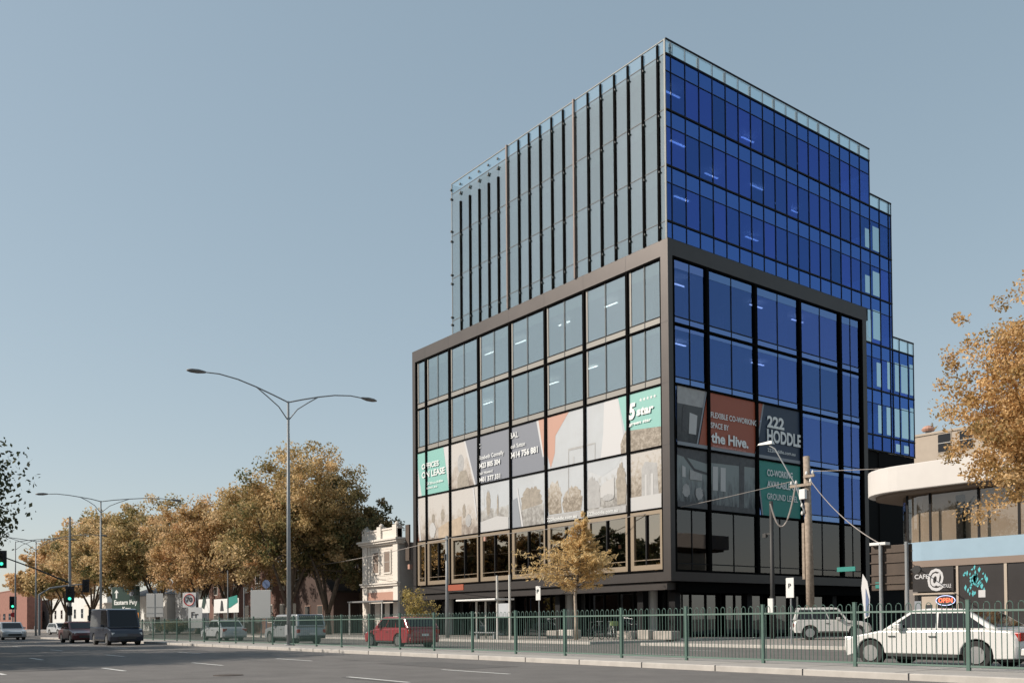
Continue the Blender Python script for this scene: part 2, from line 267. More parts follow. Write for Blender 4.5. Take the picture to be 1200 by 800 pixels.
# expansion joints and a worn patch on the median
jt=MB()
for k_ in range(-30,8): jt.quad((k_*2.5-.01,17.25,.134),(k_*2.5+.015,17.25,.134),(k_*2.5+.015,19.98,.134),(k_*2.5-.01,19.98,.134))
tag(jt.build('median_joints','ink'),kind='structure')
# ------------------------------------------------------------------ the office building
XC,Y0,XL=-38.02,41.14,-67.34; YR=62.4; Yt,Xt,XtL=41.17,-38.10,-61.23
ZR=[4.19,7.98,11.73,15.48,19.15,23.17]; ZB,ZT=3.56,24.16
BO=(XC,Y0,0)
B=thing('office_building','tall office block with black framed podium, grey glass front and side tinted with sky reflection','building',BO)
def P(mb,name,m,parent=None,**k): return mb.build(name,m,parent or B,off=BO,**k)
# podium frame
P(MB().box(XL,XC,Y0-.0,Y0+.75,23.2,ZT).box(XC-.75,XC,Y0+.75,YR,23.2,ZT)
  .box(XL,XL+.44,Y0,Y0+.75,4.12,23.2).box(XC-.6,XC,Y0,Y0+.40,4.12,23.2).box(XC-.75,XC,YR-.5,YR,4.12,23.2)
  .box(XL,XC,Y0,Y0+.75,ZB,4.12).box(XC-.75,XC,Y0+.75,YR,ZB,4.12),'portal_frame','bronze')
jn=MB()
for z in (7.98,11.73,15.48,19.15): jn.box(XC-.605,XC+.004,Y0-.004,Y0+.02,z-.01,z+.01)
for x in (-65.3,-61.8,-57.8,-53.8,-49.7,-45.6,-41.6): jn.box(x-.008,x+.008,Y0-.004,Y0+.02,23.2,ZT); jn.box(x-.008,x+.008,Y0-.004,Y0+.02,ZB,4.12)
P(jn,'joint_lines','ink')
LB=[-66.88,-65.34,-61.8,-57.79,-53.8,-49.72,-45.65,-41.59,-38.63]; RB=[41.62,44.78,49.54,54.35,59.16,61.87]
G=.17   # glass set back behind the fins
for i in range(8):
    a,b=LB[i],LB[i+1]
    for r in range(5):
        z0,z1=ZR[r],ZR[r+1]; low=(r==0)
        wd=P(MB().box(a+.13,b-.11,Y0+G,Y0+G+.02,z0+.04,z1-.04),'window','pane_low' if low else 'pane_grey')
        fr=MB(); mid=(a+b)/2; yy=Y0+G
        if low:
            fr.box(a+.13,a+.42,yy-.10,yy-.003,z0+.10,z1-.05).box(b-.32,b-.11,yy-.10,yy-.003,z0+.10,z1-.05).box(a+.42,b-.32,yy-.10,yy-.003,z0+.10,z0+.42).box(a+.42,b-.32,yy-.10,yy-.003,z1-.30,z1-.05)
            fr.box(a+.42,b-.32,yy-.12,yy-.10,z0+.70,z0+.74)
            P(fr,'frame','champagne_gold',wd)
        else:
            fr.box(a+.13,a+.32,yy-.03,yy-.003,z0+.06,z1-.06).box(a+.32,b-.11,yy-.03,yy-.003,z0+.08,z0+.44)
            P(fr,'frame','champagne',wd)
            bk=MB().box(a+.34,b-.12,yy+.05,yy+.09,z1-(.85 if r==4 else .42),z1-.05); P(bk,'bulkhead','backing_w',wd)
        mm=MB().box(mid-.03,mid+.03,yy-.05,yy-.031,z0+.06,z1-.06) if not (low or i==0) else MB().box(mid-.05,mid+.05,yy-.12,yy-.003,z0+.42,z1-.3)
        if i>0 and r not in (1,2): P(mm,'mullion','black_metal' if low else 'alu',wd)
        if r in (3,4): P(MB().box(a+.13,b-.11,yy-.06,yy-.032,z0+.44,z0+.49),'transom','black_metal',wd)
for a in range(5):
    y0,y1=RB[a],RB[a+1]
    for r in range(5):
        z0,z1=ZR[r],ZR[r+1]; xx=XC-G; low=(r==0)
        wd=P(MB().box(xx-.02,xx,y0+.12,y1-.12,z0+.04,z1-.04),'window','pane_low_dimmed' if (low) else 'pane_skytint_pod')
        mid=(y0+y1)/2
        P(MB().box(xx-.10,xx-.06,y0+.12,y1-.12,z0+.06,z0+.40).box(xx-.10,xx-.06,y0+.12,y1-.12,z1-(.75 if r==4 else .25),z1-.05),'bulkhead','backing_w' if not low else 'dark_in',wd)
        if not low:
            P(MB().box(xx+.002,xx+.012,y0+.13,y1-.13,z0+.07,z0+.42),'sill_pane','pane_skytint_pale',wd); P(MB().box(xx+.002,xx+.012,y0+.13,y1-.13,z1-(.62 if r==4 else .34),z1-.06),'spandrel_pane','pane_skytint_pale',wd)
        if r in (1,2) and a<3: continue
        P(MB().box(xx+.014,xx+.035,mid-.03,mid+.03,z0+.06,z1-.05),'mullion','black_metal',wd)
        P(MB().box(xx+.014,xx+.045,y0+.12,mid-.03,z0+.43,z0+.49).box(xx+.014,xx+.045,mid+.03,y1-.12,z0+.43,z0+.49),'transom','black_metal',wd)
# vertical fins and floor lines of the podium, recess shade painted in as near-black
for x in LB:
    P(MB().box(x-.10,x+.10,Y0+.02,Y0+G+.1,4.12,23.2),'facade_fin','fin_shade_black')
for y in RB:
    P(MB().box(XC-G-.1,XC-.02,y-.12,y+.12,4.12,23.2),'facade_fin','fin_shade_black')
for z in ZR:
    P(MB().box(LB[0]+.12,LB[-1]-.12,Y0+.05,Y0+G+.1,z-.055,z+.055) if z!=ZR[-1] else MB().box(LB[0]+.12,LB[-1]-.12,Y0+.05,Y0+G+.1,z-.08,z+.04),'floor_line','fin_shade_black')
    P(MB().box(XC-G-.1,XC-.05,RB[0]+.13,RB[-1]-.13,z-.07,z+.07),'floor_line','fin_shade_black')
P(MB().box(XL+.02,XL+.10,Y0+.75,YR,ZB,ZT),'rear_cladding','bronze')
P(MB().box(XL+.1,XC-.8,YR-.1,YR-.02,ZB,ZT),'back_wall','core')
# slabs, ceilings, core, columns inside
for z in ZR:
    P(MB().box(XL+.2,XC-.62,Y0+.6,YR-.12,z-.45,z+.0),'floor_slab','ceiling_w')
for z in (25.23,28.61,32.01,35.39):
    P(MB().box(XtL+.15,Xt-.35,Yt+.35,(63.1 if z>33 else 65.9)-.02,z-.8,z-.35),'floor_slab','ceiling_w')
P(MB().box(XtL+.3,Xt-.3,62.0,68.9,21.2,21.7).box(XtL+.3,Xt-.3,62.9,68.9,17.8,18.3).box(XtL+.3,Xt-.3,62.9,68.9,14.4,14.9),'floor_slab','ceiling_w')
P(MB().box(-57,-47,48,58,0,35),'lift_core','core')
cl=MB()
for x in (-65,-57.8,-49.7,-41.6):
    for y in (43.2,50,56,61.5): cl.tube([(x,y,0),(x,y,23)],.38,12)
P(cl,'column_grid','ceiling_w')
cl=MB()
for x in (-58,-49.7,-40.6):
    for y in (43.5,50,56.5,62.2): cl.tube([(x,y,24.1),(x,y,34.5)],.32,12)
P(cl,'column_grid','ceiling_w')
# ceiling lights seen through the glass
for (x,y,z) in [(-39.4,42.6,34.2),(-39.4,43.0,31.2),(-39.4,43.3,27.8),(-40.2,51,34.3),(-40.5,47.5,30.9),(-40.2,51.3,27.5),(-40.0,51.7,31.1),(-40.6,56.5,31.0),(-40.2,50.6,24.3),
                (-39.3,50.5,22.4),(-39.5,55.4,22.4),(-39.3,50.6,18.5),(-39.3,42.9,22.2),(-39.4,42.9,18.5),(-39.5,50.5,14.7)]:
    P(MB().box(x-.06,x+.06,y,y+1.3,z-.04,z),'ceiling_light','fixture')
for (x,y,z) in [(-45.5,43,22.4),(-50.3,43,22.4),(-51.6,43,18.4),(-55.6,43.2,22.4),(-59.3,43,22.4),(-59.6,43,18.5),(-47.5,43,18.6)]:
    P(MB().box(x,x+1.2,y-.05,y+.05,z-.04,z),'ceiling_light','fixture')
# blinds standing as pale strips behind the sky-tinted glass
for (y,wy,r) in [(43.4,.55,4),(43.9,.5,3),(48.4,.5,4),(48.3,.5,3),(53.3,.4,4),(58.1,.4,4),(53.2,.45,3),(58.2,.45,3)]:
    P(MB().box(XC-G-.55,XC-G-.5,y,y+wy,ZR[r]+.5,ZR[r+1]-.8),'blind','blind')
# --- tower, blue side
pan=[41.66+1.2655*k_ for k_ in range(18)]; TZ=[21.72,25.23,28.61,32.01,35.39]
def rpanel(y0,y1,z0,z1,nm='glass_panel',m='pane_skytint'):
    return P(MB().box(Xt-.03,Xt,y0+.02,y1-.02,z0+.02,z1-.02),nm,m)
cells=[(Yt+.02,pan[0])]+[(pan[i],pan[i+1]) for i in range(17)]
for (y0,y1) in cells:
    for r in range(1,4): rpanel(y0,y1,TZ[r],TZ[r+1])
    rpanel(y0,y1,24.17,25.23)
    rpanel(y0,y1,35.39,36.25,'parapet_panel','pane_clear')
c2=[(63.20,64.47),(64.47,65.73),(65.73,66.07)]
for (y0,y1) in c2:
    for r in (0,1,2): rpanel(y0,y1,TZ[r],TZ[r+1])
    rpanel(y0,y1,32.01,32.9,'parapet_panel','pane_clear')
c3=[(62.42,63.2)]+c2[:2]+[(65.73,67.0),(67.0,68.26),(68.26,69.05)]
for (y0,y1) in c3:
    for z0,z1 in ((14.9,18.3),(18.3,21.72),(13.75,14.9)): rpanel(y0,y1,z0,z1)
for (y0,y1) in c3[3:]: rpanel(y0,y1,21.72,22.66,'parapet_panel','pane_clear')
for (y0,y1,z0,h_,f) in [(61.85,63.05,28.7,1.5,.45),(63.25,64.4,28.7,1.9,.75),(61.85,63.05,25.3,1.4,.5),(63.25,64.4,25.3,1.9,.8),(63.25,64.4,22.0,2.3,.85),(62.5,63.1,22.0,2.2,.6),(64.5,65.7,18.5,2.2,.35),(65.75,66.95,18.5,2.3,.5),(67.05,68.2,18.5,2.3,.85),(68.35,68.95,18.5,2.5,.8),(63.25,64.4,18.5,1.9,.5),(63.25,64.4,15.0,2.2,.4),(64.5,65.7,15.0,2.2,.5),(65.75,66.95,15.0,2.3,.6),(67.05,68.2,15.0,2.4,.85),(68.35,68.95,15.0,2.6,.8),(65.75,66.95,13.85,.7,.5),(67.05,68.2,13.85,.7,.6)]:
    P(MB().box(Xt+.002,Xt+.012,y0+(y1-y0)*(1-f),y1,z0+.1,z0+h_),'sky_view_strip','pane_sky')  # pale mirror strips paint in the sky seen through the corner
# mullions and floor lines on the blue side
for i,y in enumerate(pan): P(MB().box(Xt,Xt+.05,y-.017,y+.017,24.17 if i<17 else 21.7,36.28),'mullion','navy_metal')
for y in (64.47,65.73,66.07): P(MB().box(Xt,Xt+.06,y-.017,y+.017,13.75,32.95),'mullion','navy_metal')
for y in (63.2,67.0,68.26,69.05): P(MB().box(Xt,Xt+.055,y-.017,y+.017,13.75,22.7 if y>66 else 21.7),'mullion','navy_metal')
for z in TZ[1:]+[36.28]:
    P(MB().box(Xt+.005,Xt+.075,Yt+.01,63.2 if z>33 else 66.09,z-.045,z+.045),'floor_line','black_metal')
for z,y1 in ((32.93,66.09),): P(MB().box(Xt+.005,Xt+.075,63.2,y1,z-.05,z+.05),'floor_line','black_metal')
for z in (22.7,): P(MB().box(Xt+.005,Xt+.075,66.09,69.07,z-.05,z+.05),'floor_line','black_metal')
for z in (21.72,18.3,14.9,13.75): P(MB().box(Xt+.005,Xt+.075,62.42,69.07,z-.05,z+.05),'floor_line','black_metal')
for z in TZ[1:]+[21.72,18.3]:
    ya,yb=(Yt+.02,63.2 if z>33 else 66.05)
    if z<24: ya,yb=62.45,69.03
    P(MB().box(Xt-.20,Xt-.15,ya,yb,z-1.0,z-.02),'spandrel_backing','backing')
    P(MB().box(Xt+.002,Xt+.004,ya+.02,yb-.02,z-1.0,z-.06),'spandrel_band','pane_skytint_mid')
    P(MB().box(Xt+.005,Xt+.04,ya,yb,z-1.04,z-1.01),'spandrel_line','navy_metal')
# --- tower, grey glass street side with its fins
finx=[-38.67,-39.94,-41.22,-42.45,-43.73,-44.97,-46.35,-47.48,-48.71,-49.97,-51.23,-52.44,-53.81,-54.94,-56.15,-57.38,-58.64,-59.91,-61.2]
edges=[Xt-.02]+finx
for i in range(len(edges)-1):
    a,b=edges[i+1],edges[i]
    for z0,z1 in ((24.17,25.23),(25.23,28.61),(28.61,32.01),(32.01,35.39)): P(MB().box(a+.012,b-.012,Yt,Yt+.03,z0+.012,z1-.012),'facade_panel','pane_grey')
    P(MB().box(a+.012,b-.012,Yt,Yt+.03,35.39,36.22),'parapet_glass','pane_clear')
for i,x in enumerate(finx[:-1]):
    if i in (6,12): P(MB().box(x-.06,x+.06,Yt-.14,Yt-.004,24.17,36.3),'bronze_fin','bronze_pink')
    else: P(MB().box(x-.085,x+.075,Yt-.08,Yt-.004,24.17,(36.1 if i<13 else 34.4)),'blade_fin','fin_shade_black')
for z in TZ[1:]: P(MB().box(XtL,Xt,Yt-.02,Yt-.003,z-.018,z+.018),'floor_line','alu')
P(MB().box(XtL,Xt,Yt-.02,Yt+.05,36.22,36.28).box(XtL,XtL+.06,Yt-.02,Yt+.06,24.17,36.2).box(Xt-.09,Xt+.03,Yt-.03,Yt+.035,24.17,36.25),'edge_trim','trim_pale')
cp=MB()
for i,x in enumerate(finx):
    for z in ((35.0,35.75) if i>12 else ())+((32.4,31.6,28.9,28.2,25.5,24.9) if i==18 else ()): cp.box(x-.06,x+.06,Yt-.12,Yt-.025,z-.07,z+.07)
    if i<18:
        for z in TZ[1:]: cp.box(x+.065,x+.12,Yt-.12,Yt-.03,z-.34,z-.24)
P(cp,'glass_clips','alu')
for z in TZ[1:]: P(MB().box(XtL+.1,Xt-.35,Yt+.18,Yt+.22,z-.8,z-.03),'spandrel_backing','backing')
P(MB().box(XtL,XtL+.05,Yt+.06,63.2,24.17,36.2),'side_glazing','pane_grey')
rg=MB().box(XtL+.1,Xt-.05,63.22,63.25,33.0,35.4).box(XtL+.1,Xt-.05,66.06,66.09,22.8,32.0).box(XtL+.1,Xt-.05,69.03,69.06,14,21.7)
P(rg,'rear_glazing','pane_clear')
rm=MB()
for k_ in range(18):
    x=Xt-.1-1.27*k_; rm.box(x-.05,x+.05,66.0,66.05,22.8,32).box(x-.05,x+.05,68.97,69.02,13.8,21.7)
P(rm,'rear_mullions','black_metal')
P(MB().box(XtL+.1,Xt-.25,Yt+.2,63.15,35.0,35.35),'roof_slab','core')
P(MB().box(Xt-.25,Xt-.01,64.0,69,3.4,13.7).box(XtL,Xt-.1,62.5,69,0,13.7),'rear_base','dark_in')
pr=MB()
for y in (41.9,)+tuple(pan[:17:2]): pr.box(Xt-.14,Xt-.06,y-.04,y+.04,35.4,36.2)
P(pr,'parapet_posts','alu')
# --- ground floor: recess, canopy band, shopfront
P(MB().box(-71.0,XC-.45,Y0+.12,Y0+.9,3.05,3.42).box(-71.0,XC-.45,Y0+.20,Y0+.9,3.42,3.50),'canopy','bronze')
P(MB().box(XC-.9,XC-.25,Y0+.92,YR,2.9,3.53),'side_band','fin_shade_black')
P(MB().box(XL+.2,XC-.3,Y0+.95,YR,3.3,3.52),'soffit','dark_in')
P(MB().box(XL+.4,XC-2.2,Y0+2.6,Y0+2.65,.14,3.3).box(XC-2.2,XC-2.15,Y0+2.6,YR,.14,3.3),'shopfront','pane_dark')
sm=MB()
for k_ in range(20): sm.box(-66.5+1.42*k_,-66.42+1.42*k_,Y0+2.5,Y0+2.59,.14,3.3)
for k_ in range(13): sm.box(XC-2.14,XC-2.06,Y0+2.6+1.45*k_,Y0+2.68+1.45*k_,.14,3.3)
P(sm,'shopfront_mullions','black_metal')
P(MB().box(XL+.4,XC-2.4,Y0+7,Y0+7.1,.14,3.3),'lobby_wall','cafe_wall')
P(MB().box(XC-4,XC-3.9,Y0+3,Y0+7,.6,3.0),'lobby_screen','cafe_tan')
P(MB().box(XL+.3,XC-.9,Y0+1,YR,.131,.16),'ground_floor','dark_in')
for x in (-65.5,-57.8,-49.7,-41.6,-38.9): P(MB().box(x-.25,x+.25,Y0+1.0,Y0+1.5,.13,3.3),'pier','black_metal')
for y in (49.5,54.3,59.1): P(MB().box(XC-1.3,XC-.8,y-.25,y+.25,.13,2.9),'pier','black_metal')
# --- banners fixed over the podium windows
YB=Y0+.13; XB=XC-.13
def LP(px,py,y=YB): x,z=oY(px,py,y); return (x,y,z)
def RP(px,py,x=XB): y,z=oX(px,py,x); return (x,y,z)
def banner(name,label,polys,side,group,texts=()):
    """polys: (material, list of (h, z)), first is the sheet; h is x on the street side and y on the side street"""
    def pt(h,z,d): return (h,YB-d,z) if side=='L' else (XB+d,h,z)
    q=polys[0][1]; o=(sum(p[0] for p in q)/len(q),min(p[1] for p in q)); loc=pt(o[0],o[1],0)
    t=thing(name,label,'banner',loc,0,group)
    for i,(nm,m,pl) in enumerate(polys_n(polys)):
        d=.004+.006*i; dv=(0,.003,0) if side=='L' else (-.003,0,0)
        b=MB().prism([pt(h,z,d) for h,z in pl],dv); ob=b.build(nm,m,t,off=loc)
    for (s,a,bb,hh,m,bold,it) in texts:
        text(s,pt(a[0],a[1],.075),pt(bb[0],bb[1],.075),hh,m,t,off=loc,bold=bold,italic=it)
    return t
def polys_n(polys): return [(p[0],p[1],p[2]) if len(p)==3 else ('sheet',p[0],p[1]) for p in [(q if len(q)==3 else q) for q in polys]]
def Lx(px,z):   # street side: x of a picture column at height z
    lo,hi=300,800
    for _ in range(30):
        m=(lo+hi)/2
        if oY(px,m,YB)[1]>z: lo=m
        else: hi=m
    return oY(px,lo,YB)[0]
def Rx(px,z):
    lo,hi=300,800
    for _ in range(30):
        m=(lo+hi)/2
        if oX(px,m,XB)[1]>z: lo=m
        else: hi=m
    return oX(px,lo,XB)[0]
g3='printed vinyl banners across the podium windows'
T3,M3,B4=15.42,11.73,8.04
def jag(cx,cz,rx,rz,seed,n=46,flat=0):
    q=random.Random(seed); return [(cx+rx*cos(a)*q.uniform(.84,1.12),(cz+rz*sin(a)*q.uniform(.84,1.12)) if sin(a)>-.25 else (flat or cz+rz*sin(a)*q.uniform(.84,1.12))) for a in np.linspace(0,2*pi,n)[:-1]]
def lq(pts): return [(Lx(px,z),z) for px,z in pts]
def rq(pts): return [(Rx(px,z),z) for px,z in pts]
def ltx(s,px0,px1,z,h,m='vinyl_text',bold=.01,it=0): return (s,(Lx(px0,z),z),(Lx(px1,z),z),h,m,bold,it)
def rtx(s,px0,px1,z,h,m='vinyl_text',bold=.01,it=0): return (s,(Rx(px0,z),z),(Rx(px1,z),z),h,m,bold,it)
# street side, upper row
banner('banner','teal banner reading OFFICES ON LEASE at the left end of the upper row',[
 ('vinyl_white',lq([(487,T3),(487,M3),(527,M3),(527,T3)])),
 ('teal_field','teal',lq([(487.5,T3),(494.5,M3),(526.3,M3),(519.5,T3)]))],'L',g3,
 [ltx('OFFICES',495,515,14.0,.42,bold=.03),ltx('ON LEASE',495,522,13.25,.5,bold=.03),ltx('222hoddle',499,520,12.6,.2),ltx('.com.au',500,513,12.25,.2)])
banner('banner','banner with a pale photo of a woman between the teal and grey banners',[
 ('print_people',lq([(528,T3),(528,M3),(559.2,M3),(559.2,T3)])),
 ('figure','ink_grey',[(Lx(540,13.2)+.55*cos(a)*.8,13.7+.75*sin(a)) for a in np.linspace(0,2*pi,16)[:-1]]),
 ('figure','ink_tree',lq([(536,M3),(536.5,12.6),(539.5,13.1),(546,13.1),(549,12.4),(550,M3)])),
 ('stripe','vinyl_white',lq([(543.8,T3),(556,M3),(558,M3),(545.5,T3)])),
 ('corner_field','navy_grey',lq([(545.5,T3),(558,M3),(559.2,M3),(559.2,T3)]))],'L',g3)
banner('banner','slate grey banner with the agents names and phone numbers in pale lettering',[
 ('navy_grey',lq([(561,T3),(561,M3),(637.5,M3),(637.5,T3)])),
 ('stripe','vinyl_white',lq([(628.5,T3),(636,M3+1),(637.5,M3+1),(631,T3)])),
 ('corner_field','salmon',lq([(631,T3),(637.5,M3+1),(637.5,T3)]))],'L',g3,
 [ltx('C',562,564,14.5,.32),ltx('Elizabeth Connelly',561.5,591,13.6,.30),ltx('0423 805 304',561.5,587,12.95,.38,bold=.03),ltx('Josh Howard',561.5,578,12.45,.24),ltx('0401 377 331',561.5,587,11.9,.34,bold=.03),
  ltx('BAL',598.5,608,14.6,.42),ltx('Josh Sutton',598.5,616,13.85,.30),ltx('0414 756 881',598.5,631,13.15,.42,bold=.03)])
banner('banner','pale grey banner with a salmon wedge left of the sky picture',[
 ('vinyl_sky',lq([(640,T3),(640,M3),(683.3,M3),(683.3,T3)])),
 ('wedge','salmon',lq([(640,T3),(667,T3),(651,14.0),(650.3,12.8),(645.6,M3+.1),(640,13.2)])),
 ('outline','ink_grey',lq([(666,12.9),(666,M3),(666.8,M3),(666.8,12.75),(683.3,12.75),(683.3,12.9)])),
 ('outline','ink_pale',lq([(672,12.3),(672,M3),(672.7,M3),(672.7,12.3)]))],'L',g3)
banner('banner','pale sky picture banner with a teal slanted right edge',[
 ('vinyl_sky',lq([(685.5,T3),(685.5,M3),(734,M3),(734,T3)])),
 ('cloud','vinyl_white',lq([(708,T3),(724.5,T3),(733.7,M3),(704,M3),(707,13.4)])),
 ('outline','ink_grey',lq([(685.5,12.9),(685.5,12.8),(697,12.8),(697,M3),(697.8,M3),(697.8,12.9)])),
 ('edge_field','teal',lq([(724.5,T3),(732.6,13.2),(734,13.2),(734,T3)])),
 ('leaves','print_leaves',lq([(728,M3),(727.5,12.4),(731,12.9),(734,13.2),(734,M3)]))],'L',g3)
sx_=lambda cx,cz,r:[(cx+(r if k_%2==0 else r*.42)*sin(k_*pi/5),cz+(r if k_%2==0 else r*.42)*cos(k_*pi/5)) for k_ in range(10)]
banner('banner','teal banner reading 5 star green star above printed foliage',[
 ('print_leaves',lq([(736.5,T3),(736.5,M3),(775.4,M3),(775.4,T3)])),
 ('teal_field','teal',lq([(736.5,T3),(736.5,13.15),(775.4,12.95),(775.4,T3)]))]+[('star','vinyl_text',sx_(Lx(751+4.2*k_,14.9),14.88,.13)) for k_ in range(5)],'L',g3,
 [ltx('5',737.5,745.5,13.85,.92,bold=.05,it=.15),ltx('star',746.5,767,13.95,.50,bold=.045,it=.15),ltx('green star',738,764,13.42,.20,bold=.03,it=.15)])
# street side, lower row
lx=lambda b:[(LB[b]+.11,M3-.03),(LB[b]+.11,B4),(LB[b+1]-.11,B4),(LB[b+1]-.11,M3-.03)]
banner('banner','narrow photo banner at the far left of the lower row',[('print_people',lx(0)),('stripe','vinyl_white',lq([(488,11.6),(492,B4),(493.5,B4),(489.5,11.6)])),('corner_field','rust_orange',lq([(487.8,9.6),(487.8,B4),(491,B4)]))],'L',g3)
banner('banner','banner photo of people at a timber table under the OFFICES sign',[('print_people',lx(1)),('figure','ink_tree',jag(Lx(519,9),9.9,.28,.5,21)),('figure','ink_tree',jag(Lx(508,9),9.7,.22,.4,22)),('table','ink_wood',lq([(514,B4),(514,8.9),(526,9.3),(526,B4)])),('shirt','ink_pale',jag(Lx(507,9),8.8,.5,.62,23))],'L',g3)
banner('banner','banner photo with long timber bench and a slanted white stripe',[('print_people',lx(2)),('table','ink_wood',lq([(528,B4),(528,9.3),(541,9.55),(541,B4)])),('figure','ink_tree',jag(Lx(544,9.5),9.9,.22,.55,24)),('figure','ink_grey',jag(Lx(549,9),9.1,.4,.5,25)),('stripe','vinyl_white',lq([(554,11.6),(558.5,9.0),(559.2,9.4),(555.5,11.6)]))],'L',g3)
banner('banner','banner photo of pale city street with slim trees, third from left',[('vinyl_sky',lx(3)),('street','print_street',lq([(561,B4),(561,11.3),(567,11.3),(568,9.9),(580,9.7),(596,9.8),(596,B4)])),('tree','ink_tree',jag(Lx(572.5,10),10.2,.28,.95,5)),('tree','ink_tree',jag(Lx(583.5,10),9.9,.1,.8,6)),('ground','ink_pale',lq([(561,B4),(561,8.8),(572,8.95),(583,9.1),(596,8.9),(596,B4)]))],'L',g3)
banner('banner','banner photo of a rounded tree and road with white slanted stripe',[('vinyl_sky',lx(4)),('tree','ink_tree',jag(Lx(623,10),9.8,1.2,1.0,3,flat=9.2)),('road','print_street',lq([(611,B4),(609,9.2),(637.5,9.5),(637.5,B4)])),('shade','vinyl_grey',lq([(598.5,8.2),(598.5,10.0),(606,10.2),(611,B4),(598.5,B4)])),('stripe','vinyl_white',lq([(606,10.9),(611.5,B4),(613.5,B4),(607,10.9)]))],'L',g3)
banner('banner','banner photo of trees and fine outlined building, above the golden street tree',[('vinyl_sky',lx(5)),('trees','print_leaves',jag(Lx(650,10),9.7,.75,1.2,11,flat=8.6)),('trees','print_leaves',jag(Lx(671,10),9.4,1.0,.9,12,flat=8.6)),('outline','ink_grey',lq([(666,M3),(666,9.8),(666.7,9.8),(666.7,M3)])),('footer','ink_grey',lq([(640,B4),(640,8.55),(683.3,8.55),(683.3,B4)]))],'L',g3,[ltx('222hoddle.com.au',642,677,8.14,.24,'vinyl_text')])
banner('banner','banner photo of white haired trees and car with web address below',[('print_street',lx(6)),('sky_patch','vinyl_sky',lq([(686,M3-.03),(686,11.2),(706,10.6),(722,11.0),(731,M3-.03)])),('tree','ink_grey',jag(Lx(694,10),9.6,.8,1.0,8,flat=8.6)),('tree','ink_tree',jag(Lx(728,10),9.9,.45,1.3,9,flat=8.6)),('building','ink_pale',lq([(704,9.2),(704,9.9),(708,10.15),(720,10.4),(720,9.2)])),('car','ink_grey',jag(Lx(713,9.2),9.15,.55,.22,10)),('footer','ink_grey',lq([(685.5,B4),(685.5,8.5),(734,8.5),(734,B4)]))],'L',g3,[ltx('222hoddle.com.au',689,725,8.14,.24,'vinyl_text')])
banner('banner','banner photo of autumn trees and shop entrance nearest the building corner',[('print_leaves',lx(7)),('entrance','ink_grey',lq([(752,8.9),(752,10.6),(756,11.0),(770,10.8),(772,8.9)])),('door','ink_pale',lq([(756,8.9),(756,10.2),(758,10.2),(758,8.9)])),('door','ink_pale',lq([(763,8.9),(763,10.2),(766,10.2),(766,8.9)])),('footer','ink_pale',lq([(736.5,B4),(736.5,8.9),(775.4,8.9),(775.4,B4)]))],'L',g3)
# side street, upper row
banner('banner','dark interior photo banner left of the orange banner',[('print_room_dark',rq([(793.5,T3),(793.5,M3+.3),(818,M3+.3),(828,T3)])),('ceiling','ink_grey',rq([(793.5,T3),(793.5,14.35),(825,14.35),(828,T3)])),('lit_wall','ink_pale',rq([(807,12.6),(808,13.9),(817,13.8),(815.5,12.6)])),('figure','ink_dark',rq([(799,12.7),(799.5,14.1),(802.5,14.4),(804,14.0),(804,12.7)])),('stripe','vinyl_grey',rq([(826.5,T3),(816,M3+.3),(817.8,M3+.3),(828.2,T3)])),('footer','vinyl_grey',rq([(793.5,M3+.3),(793.5,M3),(829,M3),(829,M3+.3)]))],'R',g3)
banner('banner','burnt orange banner reading FLEXIBLE CO-WORKING SPACE BY the Hive',[('rust_orange',rq([(829.2,T3),(819,M3+.3),(884,M3+.3),(894,T3)])),('footer','vinyl_grey',rq([(829.8,M3+.3),(829.8,M3),(884.5,M3),(884.5,M3+.3)]))],'R',g3,
 [rtx('FLEXIBLE CO-WORKING',832,886,13.85,.34,bold=.018),rtx('SPACE BY',832,853,13.2,.34,bold=.018),rtx('the Hive.',832.5,876,12.05+.25,.62,bold=.035),rtx('thehiveabbotsford.com.au',834,873,12.0,.16,'pink_text')])
banner('banner','dark navy banner reading 222 HODDLE in white block capitals',[('navy',rq([(895.6,T3),(886.8,M3+.3),(937.8,M3+.3),(937.8,T3)])),('stripe','vinyl_grey',rq([(893.8,T3),(884.8,M3+.3),(886.6,M3+.3),(895.4,T3)])),('footer','vinyl_grey',rq([(886.6,M3+.3),(886.6,M3),(937.8,M3),(937.8,M3+.3)]))],'R',g3,
 [rtx('222',898,918,13.95,.72,bold=.04),rtx('HODDLE',898,938,12.98,.80,bold=.035),rtx('222hoddle.com.au',898.5,931,12.3,.22)])
